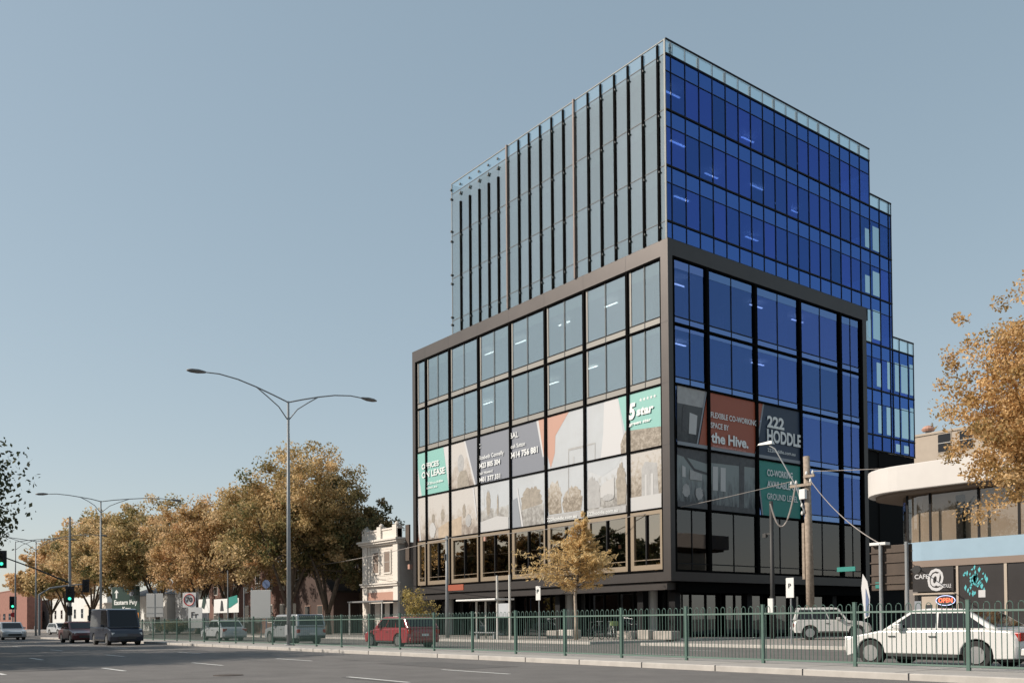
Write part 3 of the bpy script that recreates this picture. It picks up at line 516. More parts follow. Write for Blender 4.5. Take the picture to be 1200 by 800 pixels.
# side street, lower row
banner('banner','interior photo banner beneath the dark room picture at the corner',[('print_room',rq([(793.5,M3-.05),(793.5,B4),(828.5,B4),(828.5,M3-.05)])),('ceiling','ink_dark',rq([(793.5,M3-.05),(793.5,11.2),(828.5,10.9),(828.5,M3-.05)])),('beam','ink_dark',rq([(802,11.3),(814,10.5),(828.5,10.35),(828.5,10.2),(813,10.35),(800,11.2)])),('chair','ink_grey',jag(Rx(804,9),9.1,.35,.4,31)),('chair','ink_grey',jag(Rx(819,9),9.0,.35,.4,32)),('window','ink_pale',rq([(799,9.9),(799,10.6),(803,10.5),(803,9.9)])),('window','ink_grey',rq([(808,9.8),(808,10.4),(822,10.2),(822,9.8)])),('desk','ink_dark',rq([(793.5,B4),(793.5,8.4),(828.5,8.4),(828.5,B4)]))],'R',g3)
banner('banner','interior photo banner of desks and tall windows under the orange banner',[('print_room',rq([(829.8,M3-.05),(829.8,B4),(884.5,B4),(884.5,M3-.05)])),('ceiling','ink_dark',rq([(829.8,M3-.05),(829.8,11.0),(884.5,11.1),(884.5,M3-.05)])),('column','ink_dark',rq([(866,B4),(866,M3-.05),(872,M3-.05),(872,B4)])),('window','ink_pale',rq([(835,9.3),(835,10.8),(841,10.8),(841,9.3)])),('window','ink_pale',rq([(844,9.3),(844,10.8),(850,10.8),(850,9.3)])),('floor','ink_dark',rq([(829.8,B4),(829.8,8.4),(884.5,8.4),(884.5,B4)]))],'R',g3)
banner('banner','deep teal banner reading CO-WORKING AVAILABLE ON GROUND LEVEL',[('teal_deep',rq([(887,M3-.05),(894.7,B4),(937.8,B4),(937.8,M3-.05)])),('stripe','vinyl_grey',rq([(885.5,M3-.05),(892.9,B4),(894.5,B4),(886.8,M3-.05)]))],'R',g3,
 [rtx('CO-WORKING',898,928,10.7,.42,bold=.025),rtx('AVAILABLE ON',898,935,9.95,.42,bold=.025),rtx('GROUND LEVEL',898,934,9.15,.40,bold=.012)])
exec_after=[]
# ------------------------------------------------------------------ cafe building on the other corner
CY=41.0; CO=(-23,CY,0)
K=thing('cafe_building','low corner cafe building with curved white fascia and pale blue band','building',CO)
def KP(mb,name,m,parent=None,**k): return mb.build(name,m,parent or K,off=CO,**k)
def rounded(x0,x1,y0,y1,r,inset=0,n=10):
    """outline with the street corner (x0,y0) rounded"""
    x0+=inset;y0+=inset;x1-=inset;y1-=inset; r=max(.2,r-inset)
    c=(x0+r,y0+r); pts=[(c[0]-r*cos(a),c[1]-r*sin(a)) for a in np.linspace(0,pi/2,n)]
    return [(x0,y1)]+pts+[(x1,y0),(x1,y1)]
def slabp(pts,z0,z1): return MB().prism([(x,y,z0) for x,y in pts],(0,0,z1-z0))
KP(slabp(rounded(-25.6,12,CY-.9,62,2.6),7.08,8.25),'fascia','cafe_white',bevel=.03)
KP(slabp(rounded(-25.3,12,CY-.6,61.8,2.4),6.93,7.078),'soffit','cafe_soffit')
gl=rounded(-23.9,11.8,CY,61.6,1.6)
b=MB()
for i in range(len(gl)-2):
    (xa,ya),(xb,yb)=gl[i],gl[i+1]; b.quad((xa,ya,4.72),(xb,yb,4.72),(xb,yb,6.93),(xa,ya,6.93))
KP(b,'upper_glazing','pane_cafe')
KP(slabp(rounded(-23.6,11.5,CY+.35,61.4,1.4),4.75,6.9),'inner_room','cafe_tan')
KP(slabp(rounded(-23.95,11.9,CY-.06,61.7,1.6),3.85,4.72),'blue_band','cafe_blue')
b=MB()
for x in (-23.0,-21.9,-19.7,-18.0,-15.5,-13,-10.5): b.box(x-.05,x+.05,CY-.06,CY-.005,4.73,6.92)
b.box(-20.75,-20.45,CY+.05,CY+.3,4.75,6.7)
for y in (43.5,46,48.5,51,53.5,56): b.box(-23.96,-23.9,y-.05,y+.05,4.73,6.92)
KP(b,'window_frames','black_metal')
KP(MB().tube([(-20.55,CY+.2,5.7),(-20.0,CY+.2,6.6)],.03,6),'stay','black_metal')
KP(slabp(rounded(-23.9,11.8,CY+.02,61.6,1.6),.13,3.55),'ground_storey','cafe_wall')
KP(slabp(rounded(-24.0,11.85,CY-.12,61.65,1.7),3.55,3.849),'lintel','shop_trim')
KP(MB().box(-20.6,-18.65,CY-.06,CY+.01,.5,3.54).box(-18.5,-14,CY-.06,CY+.01,.5,3.54),'shop_window','shop_dark')
KP(MB().box(-20.72,-20.62,CY-.1,CY+.0,.13,3.54).box(-18.64,-18.52,CY-.1,CY,.13,3.54).box(-13.98,-13.86,CY-.1,CY,.13,3.54).box(-20.62,-18.64,CY-.1,CY,.13,.5).box(-22.75,-20.72,CY-.1,CY,2.28,2.36),'shop_frame','cafe_tan')
KP(MB().box(-22.7,-20.75,CY-.05,CY+.01,.2,2.28),'cafe_window','window_dark')
KP(MB().box(-22.35,-21.6,CY-.07,CY-.052,1.6,2.2),'poster','cafe_tan'); KP(MB().box(-22.15,-21.85,CY-.085,CY-.072,1.62,1.82),'poster_badge','ink')
KP(MB().box(-22.7,-22.38,CY-.07,CY-.052,.6,2.0),'notice','vinyl_grey')
KP(MB().box(-19.75,-19.45,CY-.075,CY-.062,2.1,2.42),'notice','vinyl_white')
sp=MB(); r2=random.Random(3)
for i in range(60):
    a=r2.uniform(0,2*pi); rr=r2.random()**1.1*.68; x=-20.0+rr*cos(a)*.8+.1; z=2.85+rr*sin(a); w_=r2.uniform(.02,.07); h_=r2.uniform(.04,.15)
    sp.prism([(x-w_,CY-.068,z),(x,CY-.068,z-h_),(x+w_,CY-.068,z+.03),(x+.01,CY-.068,z+h_)],(0,-.002,0))
KP(sp,'painted_splash','cyan_paint')
KP(MB().box(-12,12,44,60,8.25,9.0),'roof_plant','roof_grey')
# side wall facing the side street: pale render with dark openings
b=MB()
for y in (45,48.5,52): b.box(-23.93,-23.9,y,y+1.6,.8,2.6)
KP(b,'side_window','window_dark')
t=thing('cafe_sign','dark sign board reading CAFE with a large white at symbol','sign',(-21.7,CY-.1,2.4))
MB().box(-22.72,-20.8,CY-.17,CY-.11,2.42,3.52).build('board','shop_dark',t,off=(-21.7,CY-.1,2.4)); 
text('CAFE',(-22.62,CY-.175,3.02),(-21.95,CY-.175,3.02),.2,'vinyl_white',t,off=(-21.7,CY-.1,2.4),bold=.02)
text('@',(-22.0,CY-.18,2.68),(-21.2,CY-.18,2.68),.72,'vinyl_white',t,off=(-21.7,CY-.1,2.4),bold=.03)
text('MODULE',(-21.42,CY-.185,2.58),(-20.9,CY-.185,2.58),.16,'vinyl_white',t,off=(-21.7,CY-.1,2.4),bold=.02)
t=thing('open_sign','oval neon OPEN sign in the cafe window under the at symbol','sign',(-21.2,CY-.1,1.75)); of=(-21.2,CY-.1,1.75)
MB().prism([(-21.2+.46*cos(a),CY-.10,2.0+.24*sin(a)) for a in np.linspace(0,2*pi,24)[:-1]],(0,-.02,0)).build('backing','ink',t,off=of)
MB().tube([(-21.2+.44*cos(a),CY-.13,2.0+.22*sin(a)) for a in np.linspace(0,2*pi,25)],.014,6).build('neon_oval','neon_blue',t,off=of)
text('OPEN',(-21.52,CY-.135,1.91),(-20.88,CY-.135,1.91),.2,'neon_red',t,off=of,bold=.02)
# tan building behind
def simple_building(name,label,x0,x1,y0,y1,h,m,roof='flat',wins=(),roofm='roof_grey',trim='stucco_trim',group=None,side_wins=(),gable_axis='x',rh=2.2):
    o=(x0,y0,0); t=thing(name,label,'building',o,0,group)
    MB().box(x0,x1,y0,y1,0,h).build('wall',m,t,off=o)
    if roof=='flat':
        MB().box(x0-.12,x1+.12,y0-.12,y1+.12,h,h+.28).build('parapet',trim,t,off=o)
    elif roof=='gable_front':
        xm=(x0+x1)/2; MB().prism([(x0,y0,h),(x1,y0,h),(xm,y0,h+rh)],(0,y1-y0,0)).build('gable',m,t,off=o)
        rr=MB(); 
        for s in (-1,1):
            xe=x0-.4 if s<0 else x1+.4; ze=h-.4*rh/((x1-x0)/2)
            rr.prism([(xe,y0-.4,ze+.02),(xm,y0-.4,h+rh+.02),(xm,y0-.4,h+rh+.2),(xe,y0-.4,ze+.2)],(0,y1-y0+.8,0))
        rr.build('roof',roofm,t,off=o)
    elif roof=='hip':
        e=.4; b=MB(); dx=min((x1-x0),(y1-y0))/2
        p=[(x0-e,y0-e,h),(x1+e,y0-e,h),(x1+e,y1+e,h),(x0-e,y1+e,h)]
        if x1-x0>y1-y0: q=[(x0+dx,(y0+y1)/2,h+rh),(x1-dx,(y0+y1)/2,h+rh)]; b.add(p+q,[(0,1,5,4),(1,2,5),(2,3,4,5),(3,0,4),(3,2,1,0)])
        else: q=[((x0+x1)/2,y0+dx,h+rh),((x0+x1)/2,y1-dx,h+rh)]; b.add(p+q,[(0,1,4),(1,2,5,4),(2,3,5),(3,0,4,5),(3,2,1,0)])
        b.build('roof',roofm,t,off=o)
    for (wx,wz,ww,wh) in wins:
        f=MB().box(wx-.1,wx+ww+.1,y0-.05,y0-.003,wz-.1,wz+wh+.1).build('window',trim,t,off=o)
        MB().box(wx,wx+ww,y0-.065,y0-.052,wz,wz+wh).build('pane','window_dark',f,off=o)
        MB().box(wx,wx+ww,y0-.08,y0-.067,wz+wh/2-.03,wz+wh/2+.03).build('sash','sash',f,off=o)
    return t
simple_building('rear_building','plain tan rendered building rising behind the curved white fascia',-68,-50,112,128,oY(1080,511,112)[1],'cafe_tan',wins=[(-58.7,oY(1100,530,112)[1],1.6,2.2),(-56,oY(1100,530,112)[1],1.6,2.2)],trim='cafe_tan')
vx,vz=oY(1088,507,114)
t=thing('roof_vent','round brown roof vent on top of the tan building','vent',(vx,114,vz-.3)); MB().tube([(vx,114,vz-.3),(vx,114,vz+.2)],.35,12).build('stem','galv',t,off=(vx,114,vz-.3)); MB().tube([(vx,114,vz+.2),(vx,114,vz+.45),(vx,114,vz+.8),(vx,114,vz+.95)],[.7,.85,.55,.1],14).build('cowl','salmon',t,off=(vx,114,vz-.3))
# ------------------------------------------------------------------ heritage building
HX0,HX1=-75.6,-69.42; HO=(HX1,CY,0)
t=thing('heritage_building','cream stuccoed two storey heritage building with parapet and urns','building',HO)
def HP(mb,name,m,parent=None,**k): return mb.build(name,m,parent or t,off=HO,**k)
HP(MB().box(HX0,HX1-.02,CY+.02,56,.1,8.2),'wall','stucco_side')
HP(MB().box(HX0,HX1,CY-.06,CY+.019,4.7,8.2),'facade','stucco')
b=MB()
for k_ in range(12): b.box(HX0+1.2,HX1-.9,CY-.075,CY-.062,4.75+.29*k_,4.77+.29*k_)
HP(b,'render_joints','stucco_side')
HP(MB().box(HX0-.1,HX0+.75,CY-.22,CY-.062,.13,8.2).box(HX1-.75,HX1+.05,CY-.22,CY-.062,.13,8.2).box(HX0+.9,HX0+1.15,CY-.16,CY-.062,4.8,8.1),'pilaster','stucco_trim',bevel=.02)
HP(MB().box(HX0-.35,HX1+.3,CY-.5,CY+.5,8.2,8.38).box(HX0-.5,HX1+.42,CY-.62,CY+.5,8.38,8.56).box(HX0-.2,HX1+.2,CY-.32,CY+.4,8.05,8.2),'cornice','stucco_trim',bevel=.015)
HP(MB().box(HX0,HX1,CY-.15,CY+.25,8.56,9.35).box(HX0-.1,HX1+.1,CY-.22,CY+.3,9.35,9.5),'parapet','stucco_trim')
for x in (HX0+.35,HX1-.35,(HX0+HX1)/2):
    HP(MB().box(x-.35,x+.35,CY-.3,CY+.3,8.57,9.7).tube([(x,CY,9.7),(x,CY,9.78),(x,CY,9.9),(x,CY,10.0)],[.12,.22,.18,.05],10),'urn','stucco_trim')
HP(MB().box(HX0-.2,HX1+.2,CY-.35,CY-.061,4.42,4.6).box(HX0-.3,HX1+.3,CY-.45,CY-.061,4.6,4.72),'string_course','stucco_trim')
for x in (HX0+1.75,HX0+3.75):
    f=HP(MB().box(x-.18,x+1.18,CY-.15,CY-.062,5.5,7.6),'window','stucco_trim')
    HP(MB().box(x,x+1.0,CY-.17,CY-.152,5.65,7.45),'pane','shop_trim',f); HP(MB().box(x,x+1,CY-.19,CY-.172,6.5,6.56).box(x+.1,x+.18,CY-.185,CY-.172,5.65,7.45),'sash','stucco_side',f)
HP(MB().box(HX0,HX1,CY-.06,CY+.019,.13,4.7),'ground_facade','stucco')
for x in (HX0+1.1,HX0+2.9,HX0+4.6): HP(MB().box(x,x+.8,CY-.09,CY-.062,.2,2.9),'doorway','window_dark')
HP(MB().box(HX0+.8,HX1-.8,CY-.13,CY-.062,3.1,3.9),'shop_sign','salmon')
HP(MB().box(HX0,HX1+.3,CY-1.8,CY-.3,3.0,3.12),'verandah','roof_grey')
for x in (HX0+.2,HX1-.1): HP(MB().tube([(x,CY-1.7,.13),(x,CY-1.7,3.0)],.07,8),'verandah_post','sash')
b=MB().box(-68.9,-68.3,CY+.3,CY+.45,6.5,9.6); tag(b.build('wall_sign','rust_brown'),'tall dark blade sign between the heritage building and the glass block','sign')
t=thing('wall_lamp','small orange lantern between the heritage building and the glass block','lamp',(-68.0,CY+.2,5.75)); MB().box(-68.2,-67.9,CY+.1,CY+.4,5.75,6.15).build('lantern','salmon',t,off=(-68,CY+.2,5.75)); MB().tube([(-68.05,CY+.25,6.15),(-68.05,CY+.25,6.5)],.03,6).build('bracket','ink',t,off=(-68,CY+.2,5.75))
# ------------------------------------------------------------------ buildings behind the street trees
simple_building('brick_house','brick house with steep gable, tree shade painted into its colour',-95,-86,43,56,4.6,'brick_shaded','gable_front',wins=[(-92.6,1.2,1.2,1.8),(-89.6,1.2,1.2,1.8)],roofm='timber_dark',rh=3.6,trim='brick_brown')
simple_building('brick_terrace','two storey red brick building with pale windows behind the trees',-128,-97,45,58,8.2,'brick_red',wins=[(-126+3.7*k_,zz,1.3,2.0) for k_ in range(8) for zz in (1.4,5.2)],trim='sash')
simple_building('pale_house','white rendered low building with grey hip roof behind the road sign',-176,-150,46,60,6,'render_white','hip',wins=[(-172+5*k_,2.2,1.6,1.8) for k_ in range(4)],rh=3)
simple_building('pale_hall','pale blue grey hall glimpsed between the plane tree trunks',-149,-130,47,60,9,'render_grey',wins=[(-146+4*k_,5.0,1.4,2.0) for k_ in range(4)])
simple_building('shop_row','long white shop row at the end of the street, left of the trees',-330,-235,58,80,8.5,'render_white',wins=[(-325+8*k_,3,2.2,2.4) for k_ in range(11)])
simple_building('red_roof_shop','low building with wide red brick upper wall at the far left',-420,-300,52,56,12,'roof_red',wins=[(-400+10*k_,3,4,2) for k_ in range(8)],trim='roof_red')
simple_building('far_block','grey flat roofed block far down the street',-520,-440,10,40,11,'render_grey',wins=[(-510+8*k_,5,3,3) for k_ in range(8)])
simple_building('far_warehouse','wide pale warehouse closing the end of the road',-700,-560,-40,90,12,'render_white')
simple_building('white_shop','low white shop with awning left of the pale house',-222,-190,50,62,5.5,'stucco',wins=[(-219+5*k_,1,3,2.3) for k_ in range(5)])
# a low row on the near side (behind the viewer) that the windows look out at
simple_building('near_terrace','brown brick row on the near side of the road',-170,-70,-24,-12,7.5,'brick_brown',wins=[(-168+4*k_,1.4,1.6,2.2) for k_ in range(4)],trim='sash')
# ------------------------------------------------------------------ trees
def leaves_mesh(name,m,clumps,per,size,parent,off,flat=.5,seed=0,elong=1.0):
    """clumps: array (n,4) x,y,z,r.  Leaf sized faces scattered through every clump."""
    R=np.random.default_rng(seed); n=len(clumps)*per
    c=np.repeat(clumps,per,axis=0); d=R.normal(size=(n,3)); d/=np.linalg.norm(d,axis=1)[:,None]+1e-9
    rad=R.random(n)**.45; p=c[:,:3]+d*rad[:,None]*c[:,3:4]*np.array([1,1,.8])
    a=R.normal(size=(n,3)); a/=np.linalg.norm(a,axis=1)[:,None]; b=np.cross(a,R.normal(size=(n,3))); b/=np.linalg.norm(b,axis=1)[:,None]
    s=size*(.6+.8*R.random(n))[:,None]
    q=np.stack([p-a*s*elong,p+b*s*.6,p+a*s*elong,p-b*s*.6],axis=1).reshape(-1,3)-np.array(off)
    me=bpy.data.meshes.new(name); me.vertices.add(4*n); me.vertices.foreach_set('co',q.astype(np.float32).ravel())
    me.loops.add(4*n); me.loops.foreach_set('vertex_index',np.arange(4*n,dtype=np.int32)); me.polygons.add(n); me.polygons.foreach_set('loop_start',np.arange(0,4*n,4,dtype=np.int32)); me.polygons.foreach_set('loop_total',np.full(n,4,dtype=np.int32))
    me.update(); at=me.attributes.new('leafv','FLOAT','FACE')
    cv=np.repeat(R.random(len(clumps)),per)*.55+R.random(n)*.45; at.data.foreach_set('value',cv.astype(np.float32))
    me.materials.append(M[m]); o=bpy.data.objects.new(name,me); COL.objects.link(o); o.parent=parent; return o
def tree(label,x,y,h,cr,base,leaf,seed,group,name='plane_tree',nclump=170,per=95,size=.17,tr=.32,z0=.1,lean=0,bark='bark',squash=1.0,fill=.5,cat='tree',dens=1.0,elong=1.0):
    R=random.Random(seed); o=(x,y,z0); t=thing(name,label,cat,o,0,group)
    cz=(base+h)/2; rz=(h-base)/2
    lobes=[]
    for i in range(9):
        a=R.uniform(0,2*pi); u=R.uniform(-.6,.75); rr=math.sqrt(1-u*u)*.52
        lobes.append((x+lean+cr*rr*cos(a),y+cr*rr*sin(a),cz+rz*.52*u,cr*R.uniform(.42,.62)))
    lobes.append((x+lean,y,cz+rz*.45,cr*.55))
    cl=[]
    while len(cl)<nclump:
        L=R.choice(lobes); d=Vector((R.gauss(0,1),R.gauss(0,1),R.gauss(0,1))).normalized(); q=R.uniform(fill,1.02)
        p=(L[0]+d.x*L[3]*q,L[1]+d.y*L[3]*q,L[2]+d.z*L[3]*q*rz/cr*.95*squash)
        if base-.2<p[2]<h+.2: cl.append((*p,R.uniform(.45,1.05)*cr*.16))
    # limbs
    tb=MB(); fork=base*.62+.6
    tb.tube([(x,y,z0),(x+.05,y,z0+.5),(x+R.uniform(-.1,.1),y,fork*.6),(x+R.uniform(-.15,.15)+lean*.15,y,fork)],[tr*1.25,tr,tr*.88,tr*.8],12)
    tb.build('trunk',bark,t,off=o,smooth=True)
    lb=MB()
    for i in range(6):
        a=2*pi*i/6+R.uniform(-.4,.4); L=lobes[i]
        p0=Vector((x+lean*.15,y,fork-.15)); p3=Vector((L[0],L[1],L[2]+L[3]*.5)); p1=p0.lerp(p3,.35)+Vector((cos(a)*.25,sin(a)*.25,.35)); p2=p0.lerp(p3,.7)+Vector((R.uniform(-.3,.3),R.uniform(-.3,.3),.2))
        lb.tube([p0,p1,p2,p3],[tr*.6,tr*.42,tr*.25,tr*.08],8)
        for j in range(6):
            c=Vector(R.choice(cl)[:3]); s=p1.lerp(p3,R.random())
            if (c-s).length<cr*.9: lb.tube([s,s.lerp(c,.5)+Vector((0,0,.15)),c],[tr*.16,tr*.1,tr*.03],6)
    lb.build('limbs',bark,t,off=o,smooth=True)
    leaves_mesh('crown',leaf,np.array(cl),int(per*dens),size,t,o,seed=seed,elong=elong)
    return t
g1='plane trees along the far footpath'
def PX(px,y): return oY(px,700,y)[0]
tree('tallest plane tree, golden left side and green right side, behind the tall street lamp',PX(338,37),37,18.4,8.0,3.4,'leaf_plane',11,g1,nclump=430,per=120,size=.13,fill=.62)
tree('broad russet plane tree between the tallest tree and the road sign',PX(268,38),38,16.6,7.8,3.4,'leaf_orange',12,g1,nclump=360,per=110,size=.14,fill=.62)
tree('orange plane tree hanging low over the white notice boards',PX(232,36.5),36.5,15.6,7.0,3.2,'leaf_orange',13,g1,nclump=310,per=110,size=.14,fill=.62)
tree('plane tree with a dark green heart behind the green road sign',PX(185,37),37,18.2,8.4,3.8,'leaf_plane',14,g1,nclump=340,per=100,size=.165,fill=.62)
tree('golden plane tree directly above the green road sign',PX(140,38),38,20.0,9.5,4.4,'leaf_plane',15,g1,nclump=350,per=100,size=.18,fill=.62)
tree('plane tree beside the traffic signal pole',PX(108,38),38,19.0,9.5,4.4,'leaf_orange',16,g1,nclump=380,per=80,size=.24)
tree('last plane tree of the row, lowest and farthest left',PX(78,38),38,17,9,4.6,'leaf_plane',17,g1,nclump=340,per=80,size=.26)
tree('small plane tree at the far end beyond the last street light',PX(60,40),40,13,8,4.6,'leaf_orange',18,g1,nclump=240,per=70,size=.27)
tree('dark green and russet tree right of the tallest one, above the gabled house',PX(384,40),40,15.6,6.6,2.4,'leaf_mixed',19,g1,nclump=360,per=115,size=.13,fill=.62)
tree('thin leafed green tree beside the cream heritage building',PX(424,46),46,14.2,4.4,2.6,'leaf_mixed',20,g1,nclump=170,per=70,size=.15,fill=.7)
# near side trees, the row whose shade falls on the road
g2='dark green street trees on the near side'
tree('dark green tree leaning in at the left edge of the picture',-43.5,-2.7,11.8,9.8,2.0,'leaf_dark',31,None,name='street_tree',nclump=640,per=130,size=.095,lean=.6)
for i,(x,y,h_,s_) in enumerate([(-60,-2.0,14,32),(-76,-2.0,13,33),(-90,-2.6,14,34)]):
    tree('dark green tree on the near footpath, %s in the row beyond the left edge'%['first','second','third'][i],x,y,h_,6.6,2.6,'leaf_dark',s_,g2,name='street_tree',nclump=260,per=80,size=.26)
for i,(x,y,h_,s_) in enumerate([(-103,-3.4,15,35),(-117,-3,16,36),(-131,-3.4,15,37),(-146,-3,16,38)]):
    tree('russet tree on the near footpath, %s beyond the dark green row'%['first','second','third','fourth'][i],x,y,h_,7.2,2.4,'leaf_far',s_,'russet trees on the near side',name='street_tree',nclump=220,per=60,size=.34)
# right edge tree
tree('bright orange thinly leaved plane tree at the right edge by the cafe',-12.4,31.5,12.8,3.6,2.2,'leaf_bright',41,None,nclump=600,per=72,size=.055,tr=.2,fill=.35,squash=1.05,dens=1.25)
# golden young tree before the office block: straight stem, feathery horizontal sprays
def young_tree():
    x,y=-40.12,35.4; o=(x,y,.13); t=thing('young_tree','young golden tree with feathery sprays in front of the office block','tree',o)
    MB().tube([(x,y,.13),(x+.02,y,1.2),(x-.05,y,2.6),(x+.25,y,4.2),(x+.45,y,6.0),(x+.6,y,7.2)],[.13,.10,.085,.06,.035,.01],10).build('trunk','bark_pale',t,off=o,smooth=True)
    R=random.Random(5); cl=[]; lb=MB()
    for i in range(230):
        z=R.triangular(3.0,7.5,4.7); a=R.uniform(0,2*pi)
        rm=(5.6 if cos(a)<0 else 2.7)*max(.06,max(0,1-abs((z-4.5)/2.9))**(1.9 if z>4.6 else 1.0))+.35; 
        if z<3.3: rm*=.55
        L=max(.3,rm*R.uniform(.45,1)); s=Vector((x+.1+.12*(z-2.5),y,z-.3)); e=s+Vector((cos(a)*L,sin(a)*L*.8,.25+.12*L*R.uniform(-1,1.5)))
        lb.tube([s,s.lerp(e,.5)+Vector((0,0,.08)),e],[.02,.012,.004],5,cap=False)
        for k_ in range(6): 
            q=s.lerp(e,.28+.75*k_/6); cl.append((q.x,q.y,q.z,.13+.05*L/3))
    lb.build('limbs','bark',t,off=o); leaves_mesh('crown','leaf_gold',np.array(cl),7,.047,t,o,seed=5,elong=2.6)
young_tree()
def shrub(label,x,y,h,r,seed,name='shrub',leaf='leaf_shrub',z0=.13):
    R=random.Random(seed); o=(x,y,z0); t=thing(name,label,'shrub',o); lb=MB(); cl=[]
    for i in range(26):
        a=R.uniform(0,2*pi); L=R.uniform(.3,1)*r; e=Vector((x+cos(a)*L,y+sin(a)*L,z0+h*R.uniform(.45,1)*(1-.25*L/r))); lb.tube([(x,y,z0),Vector((x,y,z0)).lerp(e,.5)+Vector((0,0,h*.12)),e],[.03,.018,.005],5,cap=False)
        cl.append((*e,r*.28)); m_=Vector((x,y,z0)).lerp(e,.65); cl.append((*m_,r*.25))
    lb.build('stems','bark',t,off=o); leaves_mesh('foliage',leaf,np.array(cl),40,.075,t,o,seed=seed)
shrub('loose golden green shrub at the left foot of the office block',PX(489,36.5),36.5,4.0,1.5,51)
for px,yy,s_ in ((196,33.5,52),(210,33.6,53)): shrub('low green bush by the kerb %s'%('left of the white post' if s_==52 else 'right of the white post'),PX(px,yy),yy,1.6,1.3,s_,leaf='leaf_mixed')
# ------------------------------------------------------------------ fence on the median
FY=18.8; fx0,fx1=-68.5,-6.0; posts=[-19.32+2.5*k_ for k_ in range(-20,7)]; posts[20:]=[-19.32,-16.85,-14.35,-11.84,-9.29,-6.75,-4.2]; FO=(-30,FY,.13)
FN=thing('median_fence','green hoop topped pedestrian fence along the median','fence',FO)
for i,x in enumerate(posts):
    MB().box(x-.035,x+.035,FY-.035,FY+.035,.13,1.56).box(x-.04,x+.04,FY-.04,FY+.04,1.56,1.575).build('post','fence_green',FN,off=FO)
    if i==len(posts)-1: break
    a,b_=x+.04,posts[i+1]-.04; n=11; st=(b_-a)/(n); pk=MB(); r_=.0095
    near=x>-50
    for j in range(n):
        xc=a+st*(j+.5); w2=st*.27
        pts=[(xc-w2,FY,.2)]+[(xc-w2*cos(q),FY,1.455+w2*sin(q)*1.25) for q in (np.linspace(0,pi,7) if near else np.linspace(0,pi,4))]+[(xc+w2,FY,.2)]
        pk.tube(pts,r_,5 if near else 4,cap=False)
    pk.build('hoop_panel','fence_green',FN,off=FO)
    MB().box(a,b_,FY-.02,FY+.02,1.33,1.37).box(a,b_,FY-.02,FY+.02,.20,.24).build('rail','fence_rail',FN,off=FO)
# ------------------------------------------------------------------ street lights and signals
def arm_pts(p0,p1,rise,n=12,flat=.0):
    p0=Vector(p0);p1=Vector(p1); return [p0.lerp(p1,t)+Vector((0,0,rise*sin(pi*t)**1)) for t in np.linspace(0,1,n)]
def street_light(label,x,y,h,arms,group=None,r=.10,z0=.13):
    o=(x,y,z0); t=thing('street_lamp',label,'street lamp',o,0,group)
    MB().tube([(x,y,z0),(x,y,z0+h*.5),(x,y,z0+h)],[r,r*.8,r*.5],12).tube([(x,y,z0),(x,y,z0+.05)],r*2,12).build('pole','galv',t,off=o,smooth=True)
    MB().box(x-r-.01,x+r+.01,y-r-.03,y-r+.0,z0+.5,z0+1.0).build('hatch','galv',t,off=o)
    for (dy,dz) in arms:
        s=1 if dy>0 else -1; tp=Vector((x,y,z0+h)); e=Vector((x,y+dy,z0+h+dz))
        top=[tp+Vector((0,0,-.05)),tp.lerp(e,.18)+Vector((0,0,.05)),tp.lerp(e,.40)+Vector((0,0,.12*abs(dz)+.06)),tp.lerp(e,.62)+Vector((0,0,.16*abs(dz)+.08)),tp.lerp(e,.84)+Vector((0,0,.10*abs(dz)+.07)),e]
        low=[tp+Vector((0,0,-.95)),tp.lerp(e,.12)+Vector((0,0,-.42)),tp.lerp(e,.26)+Vector((0,0,-.12)),top[2]]
        am=MB().tube(top,[.035,.035,.034,.032,.03,.03],7).tube(low,.028,7).build('arm','galv',t,off=o,smooth=True)
        hd=MB(); 
        d=(e-top[-2]).normalized(); u=Vector((0,0,1)); sd_=Vector((1,0,0))
        prof=[(0,.05,.05),(.12,.10,.07),(.35,.17,.10),(.65,.16,.09),(.85,.07,.04)]
        rings=[]
        for (l_,wd,ht) in prof:
            c=e+Vector((0,s*l_,d.z*l_)); rings+= [tuple(c+sd_*wd*cos(a)+u*ht*sin(a)) for a in np.linspace(0,2*pi,9)[:-1]]
        fs=[(i*8+k_,i*8+(k_+1)%8,(i+1)*8+(k_+1)%8,(i+1)*8+k_) for i in range(4) for k_ in range(8)]+[tuple(range(8)),tuple(range(32,40))]
        hd.add(rings,fs).build('luminaire','lum_grey',t,off=o,smooth=True)
gl_='double arm street lamps on the median'
x1=-42.35; ya,za=oX(228,434,x1); yb,zb=oX(432,467.5,x1)
street_light('tall galvanised double arm street lamp standing nearest, before the largest tree',x1,18.8,11.9,[(ya-18.8+.5,za-12.03),(yb-18.8-.4,zb-12.03)],gl_,r=.115)
x2=-78.1; y2,z2=oX(56,579,x2); street_light('double arm street lamp before the golden plane trees',x2,18.8,10.9,[(y2-18.8,z2-11.0),(5.5,.5)],gl_,r=.11)
x3=-103.8; street_light('distant double arm street lamp left of the signal pole',x3,18.8,9.6,[(-6.5,.4),(6,.9)],gl_,r=.10)
x4=-115.2; street_light('farthest thin street lamp near the left edge',x4,18.8,10.4,[(5.5,.5)],gl_,r=.10)
